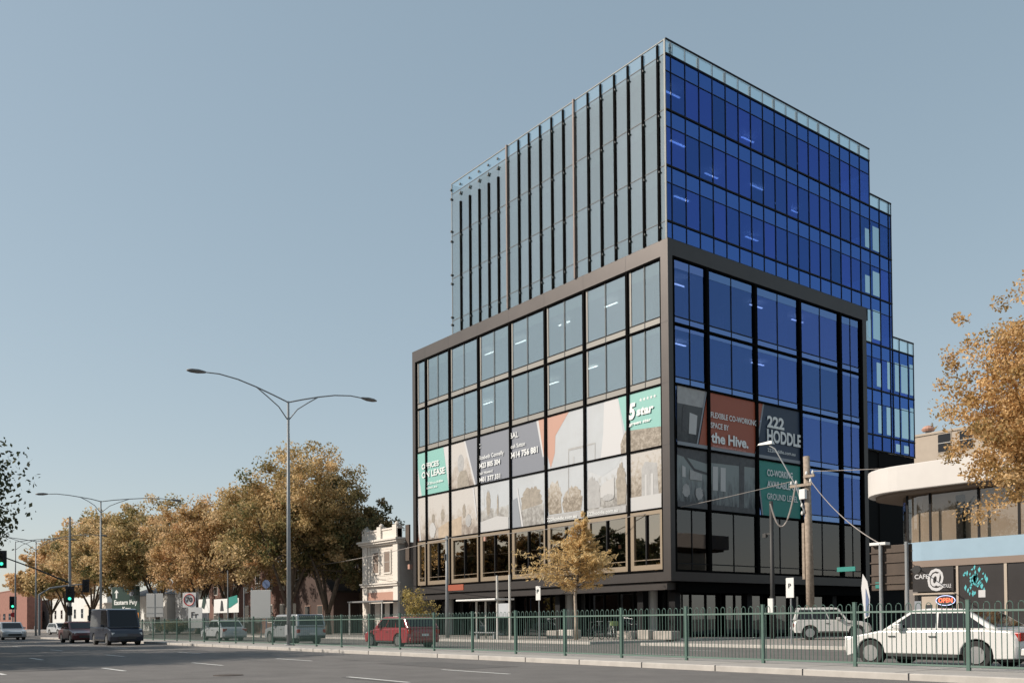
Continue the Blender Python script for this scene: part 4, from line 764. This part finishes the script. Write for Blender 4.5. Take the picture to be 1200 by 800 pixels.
def signal_head(t,o,x,y,z,s=1,facing=(1,-.35),lit='green'):
    f=Vector((facing[0],facing[1],0)).normalized(); r_=Vector((-f.y,f.x,0)); c=Vector((x,y,z))
    def bx(u0,u1,v0,v1,w0,w1):
        pts=[c+r_*(u*s)+f*(v*s)+Vector((0,0,w_*s)) for w_ in (w0,w1) for (u,v) in ((u0,v0),(u1,v0),(u1,v1),(u0,v1))]
        return pts,[(0,3,2,1),(4,5,6,7),(0,1,5,4),(1,2,6,5),(2,3,7,6),(3,0,4,7)]
    a=MB(); a.add(*bx(-.32,.32,-.02,.0,-.65,.65)); a.add(*bx(-.17,.17,-.2,.12,-.52,.52)); hd=a.build('signal_head','ink',t,off=o)
    for k_,cm in enumerate((('lamp_off'),('lamp_off'),('lamp_green' if lit=='green' else 'lamp_off'))):
        cc=c+Vector((0,0,(.34-.34*k_)*s))+f*.14*s
        MB().disc(cc,.115*s,f,.03*s,14).build('lens',cm,hd,off=o)
        MB().tube([cc,cc+f*.18*s],.14*s,12,cap=False).build('visor','plastic',hd,off=o)
# pole with long mast arm over the near carriageway
xs=-88.8; o=(xs,18.8,.13); t=thing('traffic_signal','traffic signal pole with long mast arm and green lights in front of the tree row','traffic light',o)
MB().tube([(xs,18.8,.13),(xs,18.8,6),(xs,18.8,10.8)],[.16,.12,.08],12).build('pole','galv',t,off=o)
yh,zh=oX(2,655,xs); 
MB().tube([(xs,18.8,4.9),(xs,(18.8+yh)/2,lin(4.9,zh,.45)+.3),(xs,yh,zh+.25)],[.08,.06,.05],8).build('mast_arm','plastic',t,off=o)
signal_head(t,o,xs+.1,yh,zh,1.15); signal_head(t,o,xs+.25,18.75,3.9,1.1); signal_head(t,o,xs+.25,18.75,2.45,.62,lit='off')
xs=-108; o=(xs,19,.13); yv,zv=oX(46,700,xs); yw,zw=oX(100,684,xs)
t=thing('traffic_signal','traffic signal with pale mast arm reaching right beneath the trees','traffic light',(xs,yv,.13)); o=(xs,yv,.13)
MB().tube([(xs,yv,.13),(xs,yv,zw-1.2),(xs,yv+1.0,zw-.5),(xs,yv+3,zw-.15),(xs,yw,zw)],[.14,.12,.10,.08,.06],8).build('pole','galv',t,off=o); signal_head(t,o,xs+.2,yw,zw-.2,1.1,lit='off')
for px,py,x_,lb_ in ((15,706,-118.,'low traffic signal with green light at the far left by the blurred cars'),(108,722,-100.,'small dark pedestrian signal at the end of the fence')):
    yy,zz=oX(px,py,x_); o=(x_,yy,0); t=thing('traffic_signal',lb_,'traffic light',o); MB().tube([(x_,yy,0),(x_,yy,zz+.7)],.07,8).build('pole','galv',t,off=o); signal_head(t,o,x_+.12,yy,zz,1.15,lit='green' if px<50 else 'off')
    if px<50: MB().disc((x_+.3,yy,zz-1.35),.28,(1,-.3,0),.05,14).build('round_sign','sign_red',t,off=o)
# timber power pole and wires
wy=45.0; wx=oY(947,620,wy)[0]; wz=.13; WS=wy/36
def wz_(z): return 1.2+(z-1.2)*WS
o=(wx,wy,wz); t=thing('power_pole','weathered timber power pole with insulators in front of the office block','power pole',o)
MB().tube([(wx+.10,wy,wz),(wx+.05,wy,wz_(4.5)),(wx-.05,wy,wz_(8.55))],[.23,.21,.18],12).build('pole','wood_pole',t,off=o,smooth=True)
MB().box(wx-.34,wx-.17,wy-.12,wy+.12,wz_(3.0),wz_(5.55)).build('brace_stub','wood_pole',t,off=o,bevel=.02)
MB().box(wx-.95,wx+.45,wy-.32,wy-.22,wz_(7.18),wz_(7.30)).box(wx-.05,wx+.65,wy-.32,wy-.22,wz_(7.55),wz_(7.66)).build('cross_arm','wood_pole',t,off=o)
for (dx,z) in ((-.7,7.36),(-.45,7.36),(.3,7.36),(.1,7.72),(.42,7.72),(-.15,6.3),(-.15,5.95)): MB().tube([(wx+dx*WS,wy-.27,wz_(z)-.06),(wx+dx*WS,wy-.27,wz_(z)),(wx+dx*WS,wy-.27,wz_(z)+.1),(wx+dx*WS,wy-.27,wz_(z)+.17)],[.04,.075,.06,.02],8).build('insulator','ceramic',t,off=o)
MB().box(wx-.28,wx+.1,wy-.42,wy-.2,wz_(6.6),wz_(7.05)).build('junction_box','ceramic',t,off=o,bevel=.02)
lxx,lz=oY(900,521,wy-.5)
MB().tube([(wx-.05,wy-.25,wz_(6.0)),(wx-.55,wy-.3,wz_(7.25)),(lxx+.45,wy-.45,lz-.3),(lxx,wy-.5,lz)],.04,7).build('lamp_arm','galv',t,off=o)
MB().add([(lxx+a_*1.2,wy-.5+b_*1.2,lz+c_*1.2) for a_,b_,c_ in ((-.55,-.1,.05),(.3,-.13,.0),(.3,.13,0),(-.55,.1,.05),(-.5,-.07,.13),(.25,-.08,.16),(.25,.08,.16),(-.5,.07,.13))],[(0,3,2,1),(4,5,6,7),(0,1,5,4),(1,2,6,5),(2,3,7,6),(3,0,4,7)]).build('luminaire','ceramic',t,off=o)
LY=44.0; lx2,lz2=oY(904,587,LY); o=(lx2,LY,.13); t=thing('lamp_post','slim black post with a looped cable beside the timber pole','pole',o)
MB().tube([(lx2,LY,.13),(lx2,LY,3.4),(lx2-.02,LY,lz2)],[.15,.13,.11],10).build('post','plastic',t,off=o,smooth=True)
MB().box(lx2-.5,lx2,LY-.05,LY+.05,lz2-1.9,lz2-1.8).box(lx2-.58,lx2-.36,LY-.1,LY+.1,lz2-2.05,lz2-1.82).build('bracket','plastic',t,off=o)
MB().box(lx2-.15,lx2+.18,LY-.25,LY-.12,1.6,2.4).build('notice','sign_white',t,off=o)
def cable(name,label,p0,p1,sag,r=.022,n=14,m='wire'):
    p0=Vector(p0);p1=Vector(p1); pts=[p0.lerp(p1,t)-Vector((0,0,sag*4*t*(1-t))) for t in np.linspace(0,1,n)]
    return tag(MB().tube(pts,r,6).build(name,m,off=tuple(p0)),label,'cable')
px5=-53.5
cable('power_cable','long overhead cable from the timber pole to the slim pole left of the block',(wx-.85,wy-.27,wz_(7.48)),(px5,35.4,7.0),.55)
e2=oY(378,661,40); cable('power_cable','overhead cable running left past the heritage building into the trees',(px5,35.4,7.0),(e2[0],40,e2[1]),.15)
e3=oY(1200,553,43); cable('power_cable','level overhead cable crossing the white fascia on the right',(wx+.52,wy-.27,wz_(7.8)),(e3[0]+3,e3[2] if len(e3)>2 else 43,e3[1]+.35),.1,r=.018)
e4=oY(1030,636,35.5); cable('power_cable','cable sloping down from the timber pole to the rear of the road sign',(wx+.37,wy-.27,wz_(7.4)),(e4[0],35.5,e4[1]),.35)
cable('looped_cable','thick cable sagging in a loop between the black post and the timber pole',(lx2,LY-.1,lz2-.15),(wx-.6,wy-.3,wz_(7.2)),1.75,r=.05)
tag(MB().box(-48.9,-48.7,35.2,35.3,6.45,6.72).build('cable_marker','salmon',off=(-48.8,35.25,6.45)),'small orange marker hanging on the overhead cable before the block','cable marker')
o=(px5,35.4,.13); t=thing('power_pole','slim pale pole before the left end of the office block','power pole',o)
MB().tube([(px5,35.4,.13),(px5,35.4,7.15)],[.14,.10],10).build('pole','galv',t,off=o,smooth=True); MB().box(px5-.3,px5+.3,35.25,35.32,6.9,6.98).build('cross_arm','galv',t,off=o)
MB().box(px5+.15,px5+2.0,35.37,35.43,3.35,3.75).build('street_name_plate','rust_orange',t,off=o)
MB().box(px5-.06,px5+.06,35.2,35.3,5.5,5.9).build('junction_box','plastic',t,off=o)
# ------------------------------------------------------------------ signs
def post_sign(label,x,y,zt,w_,h_,m,pole=1,text_items=(),name='road_sign',face=-1,rot=0,polez=.13,shape='rect',pm='galv',extra=None):
    o=(x,y,polez); t=thing(name,label,'sign',o,rot)
    for k_ in (([0] if pole==1 else [-w_*.32,w_*.32])): MB().tube([(k_,.05,0),(k_,.05,zt-polez-(.05 if pole==1 else 0))],.035 if pole==1 else .06,8).build('post',pm,t)
    z1=zt-polez; z0=z1-h_
    MB().box(-w_/2,w_/2,-.03,0,z0,z1).build('panel',m,t,bevel=.01)
    for (s,cx,cz,wd,hh,mm,bd) in text_items: text(s,(cx-wd/2,-.045,z0+cz),(cx+wd/2,-.045,z0+cz),hh,mm,t,bold=bd)
    if extra: extra(t,z0,z1)
    return t
post_sign('narrow white parking sign on a post left of the young golden tree',PX(631,34),34,3.25,.42,.82,'sign_white',text_items=[('P',0,.42,.15,.2,'sign_green',.02)],name='parking_sign')
post_sign('narrow white parking sign on a post left of the timber pole',oY(926,690,34)[0],34,3.0,.40,.86,'sign_white',text_items=[('P',0,.42,.14,.2,'ink',.02)],name='parking_sign')
tag(MB().box(-23.9,-23.0,36.6,36.64,3.3,3.5).build('street_name_sign','teal_deep',off=(-23.5,36.6,3.3)),'small teal street name plate right of the timber pole','sign')
x5,z5=oY(148,690,33.8)
def big(t,z0,z1):
    MB().prism([(-2.2+u,-.045,z1-.5-1.0+v) for u,v in ((0,0),(0,.7),(-.35,.7),(.15,1.15),(.65,.7),(.3,.7),(.3,0))],(0,-.01,0)).build('arrow','sign_text',t)
    MB().prism([(1.3+.6*cos(a),-.045,z1-.9+.42*sin(a)) for a in np.linspace(0,2*pi,7)[:-1]],(0,-.01,0)).build('route_shield','navy_grey',t)
    MB().box(-2.9,2.9,-.05,-.04,z0+.1,z0+1.15).build('footer','sign_orange',t)
post_sign('dark green direction board with white arrow and orange strip','%s' and x5-.2,33.8,6.2,6.2,4.6,'sign_green',pole=2,text_items=[('Eastern Fwy',0,2.25,5.2,.6,'sign_text',.03),('Kew',.2,1.45,1.8,.5,'sign_text',.03)],name='direction_sign',rot=radians(18),extra=big)
def rails(t,z0,z1):
    MB().box(-.9,.9,-.05,-.03,z0+.35,z0+.42).box(-.9,.9,-.05,-.03,z0+.95,z0+1.02).box(-.04,.04,-.06,-.03,z0,z1).build('rails','galv',t)
x6=oY(181.5,700,28)[0]; post_sign('grey back of a rectangular sign right of the green board',x6,28,oY(181.5,695,28)[1],2.0,2.35,'sign_back',name='sign_back',rot=radians(35),extra=rails)
x7,z7=oY(222,694,27)
def sp70(t,z0,z1):
    cz=z1-.62; MB().tube([(.5*cos(a),-.05,cz+.5*sin(a)) for a in np.linspace(0,2*pi,21)],.05,6).build('red_ring','sign_red',t)
    text('70',(-.3,-.05,cz-.2),(.3,-.05,cz-.2),.42,'ink',t,bold=.03)
    MB().box(-.1,1.25,-.035,-.01,z1-3.1,z1-1.3).build('lower_panel','sign_white',t); text('Fr',(.2,-.05,z1-2.2),(.9,-.05,z1-2.2),.5,'ink',t,bold=.02)
post_sign('speed limit sign reading 70 above a larger white panel',x7,27,z7,1.3,1.3,'sign_white',name='speed_sign',rot=radians(40),extra=sp70)
for px0,px1,lb_,dk in ((233,246,'pale poster board with a dark green leaf picture',0),(251,280,'wide pale poster board with dark figures and green blot',1)):
    xa,zt_=oY(px0,702,34); xb,_=oY(px1,702,34); zb_=oY(px0,718,34)[1]
    def pic(t,z0,z1,dk=dk,w_=xb-xa):
        if not dk: MB().prism([(u*.9,-.045,z0+.9+v) for u,v in ((-.8,-.3),(-.2,.9),(.3,.5),(.8,1.2),(.6,.1),(.1,-.5))],(0,-.01,0)).build('picture','sign_green',t)
        else:
            MB().prism([(u,-.045,z0+v) for u,v in ((.3,.4),(.5,1.5),(w_*.45,1.7),(w_*.47,1.0),(1.2,.5))],(0,-.01,0)).build('picture','teal_deep',t)
            MB().prism([(u,-.045,z0+v) for u,v in ((-1.6,.2),(-1.3,1.3),(-.9,1.2),(-.6,.2))],(0,-.01,0)).build('figure','ink',t)
    post_sign(lb_,(xa+xb)/2,34,zt_,xb-xa,zt_-zb_,'sign_white',pole=2,name='poster_board',extra=pic)
x8,z8=oY(305.5,691,27); post_sign('plain grey green sign back left of the tall street lamp',x8,27,z8,1.7,2.1,'sign_back',name='sign_back',rot=radians(35))
x9,z9=oY(312,684,30); tag(MB().disc((x9,30,z9),.35,(.6,-.8,0),.05,12).tube([(x9,30,.1),(x9,30,z9)],.04,6).build('keep_left_sign','flag_blue',off=(x9,30,.1)),'round blue sign on a post right of the grey sign back','sign')
for px,lb_ in ((267,'thin pale pole left of the posters'),(286,'short thin pole between the posters and grey sign back'),(295,'second short thin pole beside the grey sign back')):
    xa,zt_=oY(px,668 if px==267 else 688,33); tag(MB().tube([(xa,33,.1),(xa,33,zt_)],.07,8).build('thin_pole','galv',off=(xa,33,.1)),lb_,'pole')
# rear of a large road sign on two posts, right
xa,zt_=oY(1019,640,34.5); xb,_=oY(1067,640,34.5); zb_=oY(1019,692,34.5)[1]; xm=(xa+xb)/2; o=(xm,34.5,.13)
t=thing('sign_back','brown weathered back of a large road sign on two steel posts','sign',o)
MB().box(xa,xb,34.6,34.64,zb_,zt_).build('panel','rust_brown',t,off=o,bevel=.02)
b=MB(); 
for z in (.25,.6,1.1,1.5): b.box(xa-.03,xb+.03,34.55,34.6,zb_+z,zb_+z+.05)
b.build('rails','rust_brown',t,off=o)
for px in (1031.5,1062): xx=oY(px,640,34.45)[0]; MB().tube([(xx,34.47,.13),(xx,34.47,zt_+.08)],.075,10).build('post','galv',t,off=o)
MB().box(xa+.2,xa+.5,34.56,34.598,zb_+.1,zb_+.35).build('tag_plate','teal_deep',t,off=o)
tag(MB().box(xa+.05,xa+.75,34.4,34.75,zt_+.02,zt_+.13).box(xa+.2,xa+.35,34.5,34.65,zt_,zt_+.02).build('camera_housing','ceramic',off=(xa+.4,34.6,zt_+.02),bevel=.02),'white camera housing on top of the brown sign back','camera')
tag(MB().disc((xb+.25,34.5,3.1),.16,(.2,-1,0),.2,12).tube([(xb,34.5,3.1),(xb+.25,34.5,3.1)],.03,6).build('loudspeaker','plastic',off=(xb+.25,34.5,3.1)),'small dark round fitting at the right edge of the brown sign back','fitting')
# teardrop flag
fx,fz=oY(1014,685,38.5); o=(fx,38.5,.13); t=thing('teardrop_flag','narrow white and blue teardrop flag outside the side entrance','flag',o)
pf=[(fx-.05,1.2),(fx+.18,1.3),(fx+.22,2.2),(fx+.1,2.9),(fx-.12,3.25),(fx-.2,2.6),(fx-.12,1.8)]
MB().prism([(a_,38.5,b_) for a_,b_ in pf],(0,.02,0)).build('flag','flag_white',t,off=o); MB().prism([(fx,38.49,1.3),(fx+.15,38.49,1.35),(fx+.17,38.49,2.1),(fx+.02,38.49,2.6)],(0,-.005,0)).build('blue_stripe','flag_blue',t,off=o)
MB().tube([(fx-.05,38.52,.13),(fx-.07,38.52,1.2),(fx-.2,38.52,2.6),(fx-.12,38.52,3.25)],.02,6).build('rod','galv',t,off=o)
# ------------------------------------------------------------------ bus shelter
sx0,sx1=-49.2,-43.7; o=(-46.5,33.8,.13); t=thing('bus_shelter','open bus shelter with thin flat roof and pale posts','bus shelter',o)
MB().box(sx0,-45.0,33.2,34.7,2.52,2.62).build('roof','sign_white',t,off=o,bevel=.02)
for x,h_ in ((-48.6,2.5),(-47.6,2.5),(-45.15,4.0),(-43.9,4.0)): MB().tube([(x,34.4 if h_<3 else 33.5,.13),(x,34.4 if h_<3 else 33.5,h_)],.07,8).build('post','sash',t,off=o)
MB().box(-48.5,-45.6,34.5,34.53,.5,2.3).build('rear_glass','pane_dark',t,off=o); MB().box(-48.3,-46.0,33.9,34.3,.5,.56).box(-48.1,-48.0,34,34.2,.13,.5).box(-46.3,-46.2,34,34.2,.13,.5).build('bench','galv',t,off=o)
MB().box(-45.0,-43.95,33.48,33.54,1.5,2.3).build('timetable','render_grey',t,off=o)
# planters / seats and bicycles
for i,(a_,b_,lb_) in enumerate(((640,652,'low concrete planter seat left of the young tree'),(654,671,'pale block seat at the foot of the young tree'),(722,743,'rough pale stone seat right of the bicycles'),(746,760,'second pale stone seat right of the bicycles'),(765,787,'last pale stone seat before the corner'))):
    xa,_=oY(a_,740,37.6); xb,_=oY(b_,740,37.6); tag(MB().box(xa,xb,37.6,38.3,.13,.62+.05*(i%2)).build('stone_seat','planter' if i!=1 else 'kerb',off=(xa,37.6,.13),bevel=.05),lb_,'seat','stone seats on the footpath')
def bicycle(label,x,y,rz,bag):
    t=thing('bicycle',label,'bicycle',(x,y,.13),rz,'bicycles parked on the footpath')
    for wx_ in (-.52,.52):
        wh=MB().tube([(wx_+.33*cos(a),0,.34+.33*sin(a)) for a in np.linspace(0,2*pi,25)],.024,6,cap=False).build('wheel','rubber',t)
        sp_=MB().disc((wx_,0,.34),.03,(0,1,0),.08,8)
        for k_ in range(8): sp_.tube([(wx_,0,.34),(wx_+.31*cos(k_*pi/4),0,.34+.31*sin(k_*pi/4))],.004,4)
        sp_.build('spokes','galv',wh)
    MB().tube([(-.52,0,.34),(-.1,0,.34),(.32,0,.80),(-.22,0,.86),(-.1,0,.34)],.02,6).tube([(-.22,0,.86),(-.52,0,.34)],.014,6).tube([(.32,0,.80),(.36,0,.72),(.52,0,.34)],.02,6).build('frame','car_navy' if not bag else 'sign_white',t)
    MB().tube([(.32,0,.8),(.28,0,1.02)],.018,6).tube([(.28,-.26,1.04),(.36,-.2,1.04),(.30,0,1.03),(.36,.2,1.04),(.28,.26,1.04)],.014,6).build('handlebar','galv',t)
    MB().tube([(-.22,0,.86),(-.25,0,.98)],.016,6).build('seat_post','galv',t); MB().add([(-.38,-.08,.98),(-.38,.08,.98),(-.12,.02,.99),(-.12,-.02,.99),(-.38,-.07,1.04),(-.38,.07,1.04),(-.12,.02,1.03),(-.12,-.02,1.03)],[(0,1,2,3),(4,7,6,5),(0,4,5,1),(1,5,6,2),(2,6,7,3),(3,7,4,0)]).build('saddle','plastic',t)
    MB().disc((-.1,0,.34),.09,(0,1,0),.03,14).tube([(-.1,.06,.34),(0,.06,.2)],.012,5).tube([(-.1,-.06,.34),(-.2,-.06,.48)],.012,5).build('crank','galv',t)
    if bag: tag(MB().box(.38,.75,-.2,.2,.78,1.05).build('basket_bag','bag_green',t,bevel=.06),'yellow green bag in the front basket')
xb_,_=oY(700,740,36.6); bicycle('dark bicycle parked beside the young tree',xb_-.1,36.6,radians(100),False)
xb_,_=oY(716,740,36.9); bicycle('pale bicycle with a yellow green bag, right of the dark one',xb_,36.9,radians(-25),True)
# ------------------------------------------------------------------ vehicles
def car(label,loc,rz,paint,kind='sedan',name='car',cat='car',L=4.5,W=1.8,Ht=1.45,plate=True,group=None):
    t=thing(name,label,cat,loc,rz,group)
    wr=.33 if kind!='wagon4' else .37; wb=L*.585; xf,xr=wb/2+.02*L,-wb/2+.02*L
    belt=.92 if kind!='wagon4' else 1.02; sill=.24 if kind!='wagon4' else .36
    if kind=='van': belt=1.05
    hx,tx=L/2,-L/2
    # lower body: side outline with wheel arches, lofted over five widths
    def arch(cx): return [(cx+ (wr+.06)*cos(a),max(sill,wr+(wr+.06)*sin(a))) for a in np.linspace(0,pi,9)]
    hood=belt-.10 if kind in('sedan','hatch') else belt-.04
    top=[(hx,.50),(hx-.02,.68),(hx-.12,hood-.12),(hx-.5,hood-.03),(hx-1.15,belt-.01 if kind!='van' else belt),(0,belt),(tx+.9,belt+.02),(tx+.15,belt+.01 if kind!='sedan' else belt-.02),(tx+.02,belt-.18),(tx,.55),(tx+.06,sill+.02)]
    bot=[p for p in [(xr-(wr+.06),sill)]+arch(xr)[::-1]+arch(xf)[::-1]+[(hx-.08,sill)]]
    out=top+bot
    ys=[(-1,.70,.965),(-.93,.84,.995),(-.7,.94,1.0),(0,1.0,1.01),(.7,.94,1.0),(.93,.84,.995),(1,.70,.965)]
    b=MB(); n=len(out); rings=[]
    for (s,kx,kz) in ys:
        rings.append([((x if abs(x)<hx-.55 else math.copysign(hx-.55+(abs(x)-hx+.55)*kx,x)),s*W/2,(z-sill)*kz+sill) for x,z in out])
    vs=[v for r_ in rings for v in r_]; fs=[]
    for i in range(6):
        for k_ in range(n): fs.append((i*n+k_,i*n+(k_+1)%n,(i+1)*n+(k_+1)%n,(i+1)*n+k_))
    fs+=[tuple(range(n))[::-1],tuple(range(6*n,7*n))]; b.add(vs,fs); b.build('body',paint,t,bevel=.025)
    # cabin
    if kind=='sedan': c=[(hx-1.15,belt-.02),(hx-1.95,Ht-.03),(hx-2.4,Ht),(tx+1.35,Ht-.03),(tx+.55,belt)]
    elif kind=='hatch': c=[(hx-1.0,belt-.02),(hx-1.75,Ht-.03),(hx-2.2,Ht),(tx+.55,Ht-.05),(tx+.08,belt)]
    elif kind=='van': c=[(hx-.65,belt-.02),(hx-1.15,Ht-.06),(hx-1.5,Ht),(tx+.15,Ht),(tx+.05,belt)]
    else: c=[(hx-1.15,belt-.02),(hx-1.65,Ht-.04),(hx-2.0,Ht),(tx+.25,Ht-.01),(tx+.06,belt)]
    ti=.09 if kind not in('wagon4','van') else .06
    def wy(z): return W/2*.955-ti*(z-belt)/(Ht-belt)
    cab=MB(); n=len(c); cab.add([(x,-wy(z),z) for x,z in c]+[(x,wy(z),z) for x,z in c],[tuple(range(n)),tuple(range(n,2*n))[::-1]]+[(i,i+n,(i+1)%n+n,(i+1)%n) for i in range(n)])
    cb=cab.build('cabin',paint,t,bevel=.04)
    # side windows
    zt,zb=Ht-.12,belt+.05
    def xat(z,front):
        (x0,z0),(x1,z1)=(c[0],c[1]) if front else (c[4],c[3]); return x0+(x1-x0)*(z-z0)/(z1-z0)
    fb,ft,rb,rt=xat(zb,1)-.12,xat(zt,1)-.10,xat(zb,0)+.16,xat(zt,0)+.12
    nw=3 if kind in('wagon4','hatch') else 2
    if kind=='van': rb=rt=hx-2.4; nw=1
    for s in (-1,1):
        for k_ in range(nw):
            g=.035; a0=lin(rb,fb,k_/nw)+g; a1=lin(rb,fb,(k_+1)/nw)-g; b0=lin(rt,ft,k_/nw)+g; b1=lin(rt,ft,(k_+1)/nw)-g
            e=s*.012; MB().prism([(a0,s*wy(zb)+e,zb),(a1,s*wy(zb)+e,zb),(b1,s*wy(zt)+e,zt),(b0,s*wy(zt)+e,zt)],(0,s*.004,0)).build('side_window','window_dark',cb)
    def glassq(front,nm):
        (x0,z0),(x1,z1)=(c[0],c[1]) if front else (c[4],c[3]); za,zz=z0+.08,z1-.05; s=1 if front else -1
        xa_=x0+(x1-x0)*(za-z0)/(z1-z0); xz=x0+(x1-x0)*(zz-z0)/(z1-z0); e=.014*s
        MB().prism([(xa_+e,-wy(za)+.12,za),(xa_+e,wy(za)-.12,za),(xz+e,wy(zz)-.12,zz),(xz+e,-wy(zz)+.12,zz)],(.004*s,0,.003)).build(nm,'window_dark',cb)
    glassq(True,'windscreen')
    if kind!='van': glassq(False,'rear_window')
    for x in (xf,xr):
        for s in (-1,1):
            wn=MB().disc((x,s*(W/2-.13),wr),wr,(0,1,0),.22,24).build('wheel','rubber',t,bevel=.02)
            rm=MB().disc((x,s*(W/2-.015),wr),wr*.62,(0,1,0),.03,18); 
            rm.build('rim','rim',wn)
    for s in (-1,1):
        MB().box(hx-.34,hx-.075,s*(W/2-.42),s*(W/2-.10),.60,.74).build('headlight','head_lamp',t,bevel=.02)
        MB().box(tx+.06,tx+.30,s*(W/2-.34),s*(W/2-.045),.66,.86).build('tail_light','tail_lamp',t,bevel=.02)
        MB().box(hx-1.75,hx-1.58,s*(W/2-.02),s*(W/2+.16),belt+.02,belt+.15).build('mirror',paint,t,bevel=.02)
        MB().box(-.3,-.12,s*W/2-.01*s,s*(W/2+.025),belt-.18,belt-.15).box(.75,.93,s*W/2-.01*s,s*(W/2+.025),belt-.18,belt-.15).build('door_handle','plastic',t)
    sm_=MB()
    for s in (-1,1):
        for xx in (lin(rb,fb,.5),fb+.05,rb+.12): sm_.box(xx-.006,xx+.006,s*(W/2-.004),s*(W/2+.003),sill+.12,belt-.03)
        sm_.box(xr+.45,xf-.45,s*(W/2-.02),s*(W/2+.006),sill+.02,sill+.09)
    sm_.build('door_seams','plastic',t)
    MB().box(hx-.03,hx+.015,-.5,.5,.36,.52).build('grille','plastic',t); MB().box(tx-.03,tx+.1,-W/2+.1,W/2-.1,.34,.50).build('rear_bumper','plastic' if kind=='wagon4' else paint,t,bevel=.02)
    MB().box(tx-.045,tx-.032,-.19,.19,.56,.67).build('number_plate','sign_white',t)
    MB().box(tx+.3,hx-.3,-W/2+.25,W/2-.25,.18,.5).build('underbody','plastic',t)
    return t
car('white boxy four wheel drive parked by the corner, seen through the fence',(-28.3,42.7,.13),radians(38),'car_white','wagon4',L=3.95,W=1.7,Ht=1.68,name='car')
car('white sedan passing close behind the fence at the right',(-11.8,22.6,.004),radians(180),'car_white','sedan',L=4.6,W=1.82,Ht=1.44)
car('red hatchback passing behind the fence below the office block',(oY(470,740,23)[0],23,.004),radians(180),'car_red','hatch',L=4.3,Ht=1.48)
car('silver wagon behind the fence at the foot of the tall street lamp',(oY(345,740,22.6)[0],22.6,.004),radians(180),'car_silver','wagon4',L=4.7,Ht=1.7)
car('pale sedan behind the fence before the white poster boards',(oY(262,740,24)[0],24,.004),radians(180),'car_pale','sedan',L=4.6,Ht=1.5)
car('dark navy van on the road left of the fence end',(oY(136,740,15)[0],15,0),radians(0),'car_navy','van',name='van',cat='van',L=5.0,W=1.9,Ht=2.15)
car('dark maroon sedan on the road left of the navy van',(oY(93,740,15)[0],15,0),radians(0),'car_maroon','sedan')
car('silver sedan at the far left edge of the road',(oY(12,740,14)[0],14,0),radians(0),'car_silver','sedan',Ht=1.5)
car('small pale car waiting far down the road, left of the signal pole',(-128,26,.0),radians(10),'car_pale','hatch',Ht=1.5)
car('grey hatchback far down the road under the tree row',(-122,30,.0),radians(10),'car_grey','hatch',Ht=1.5)
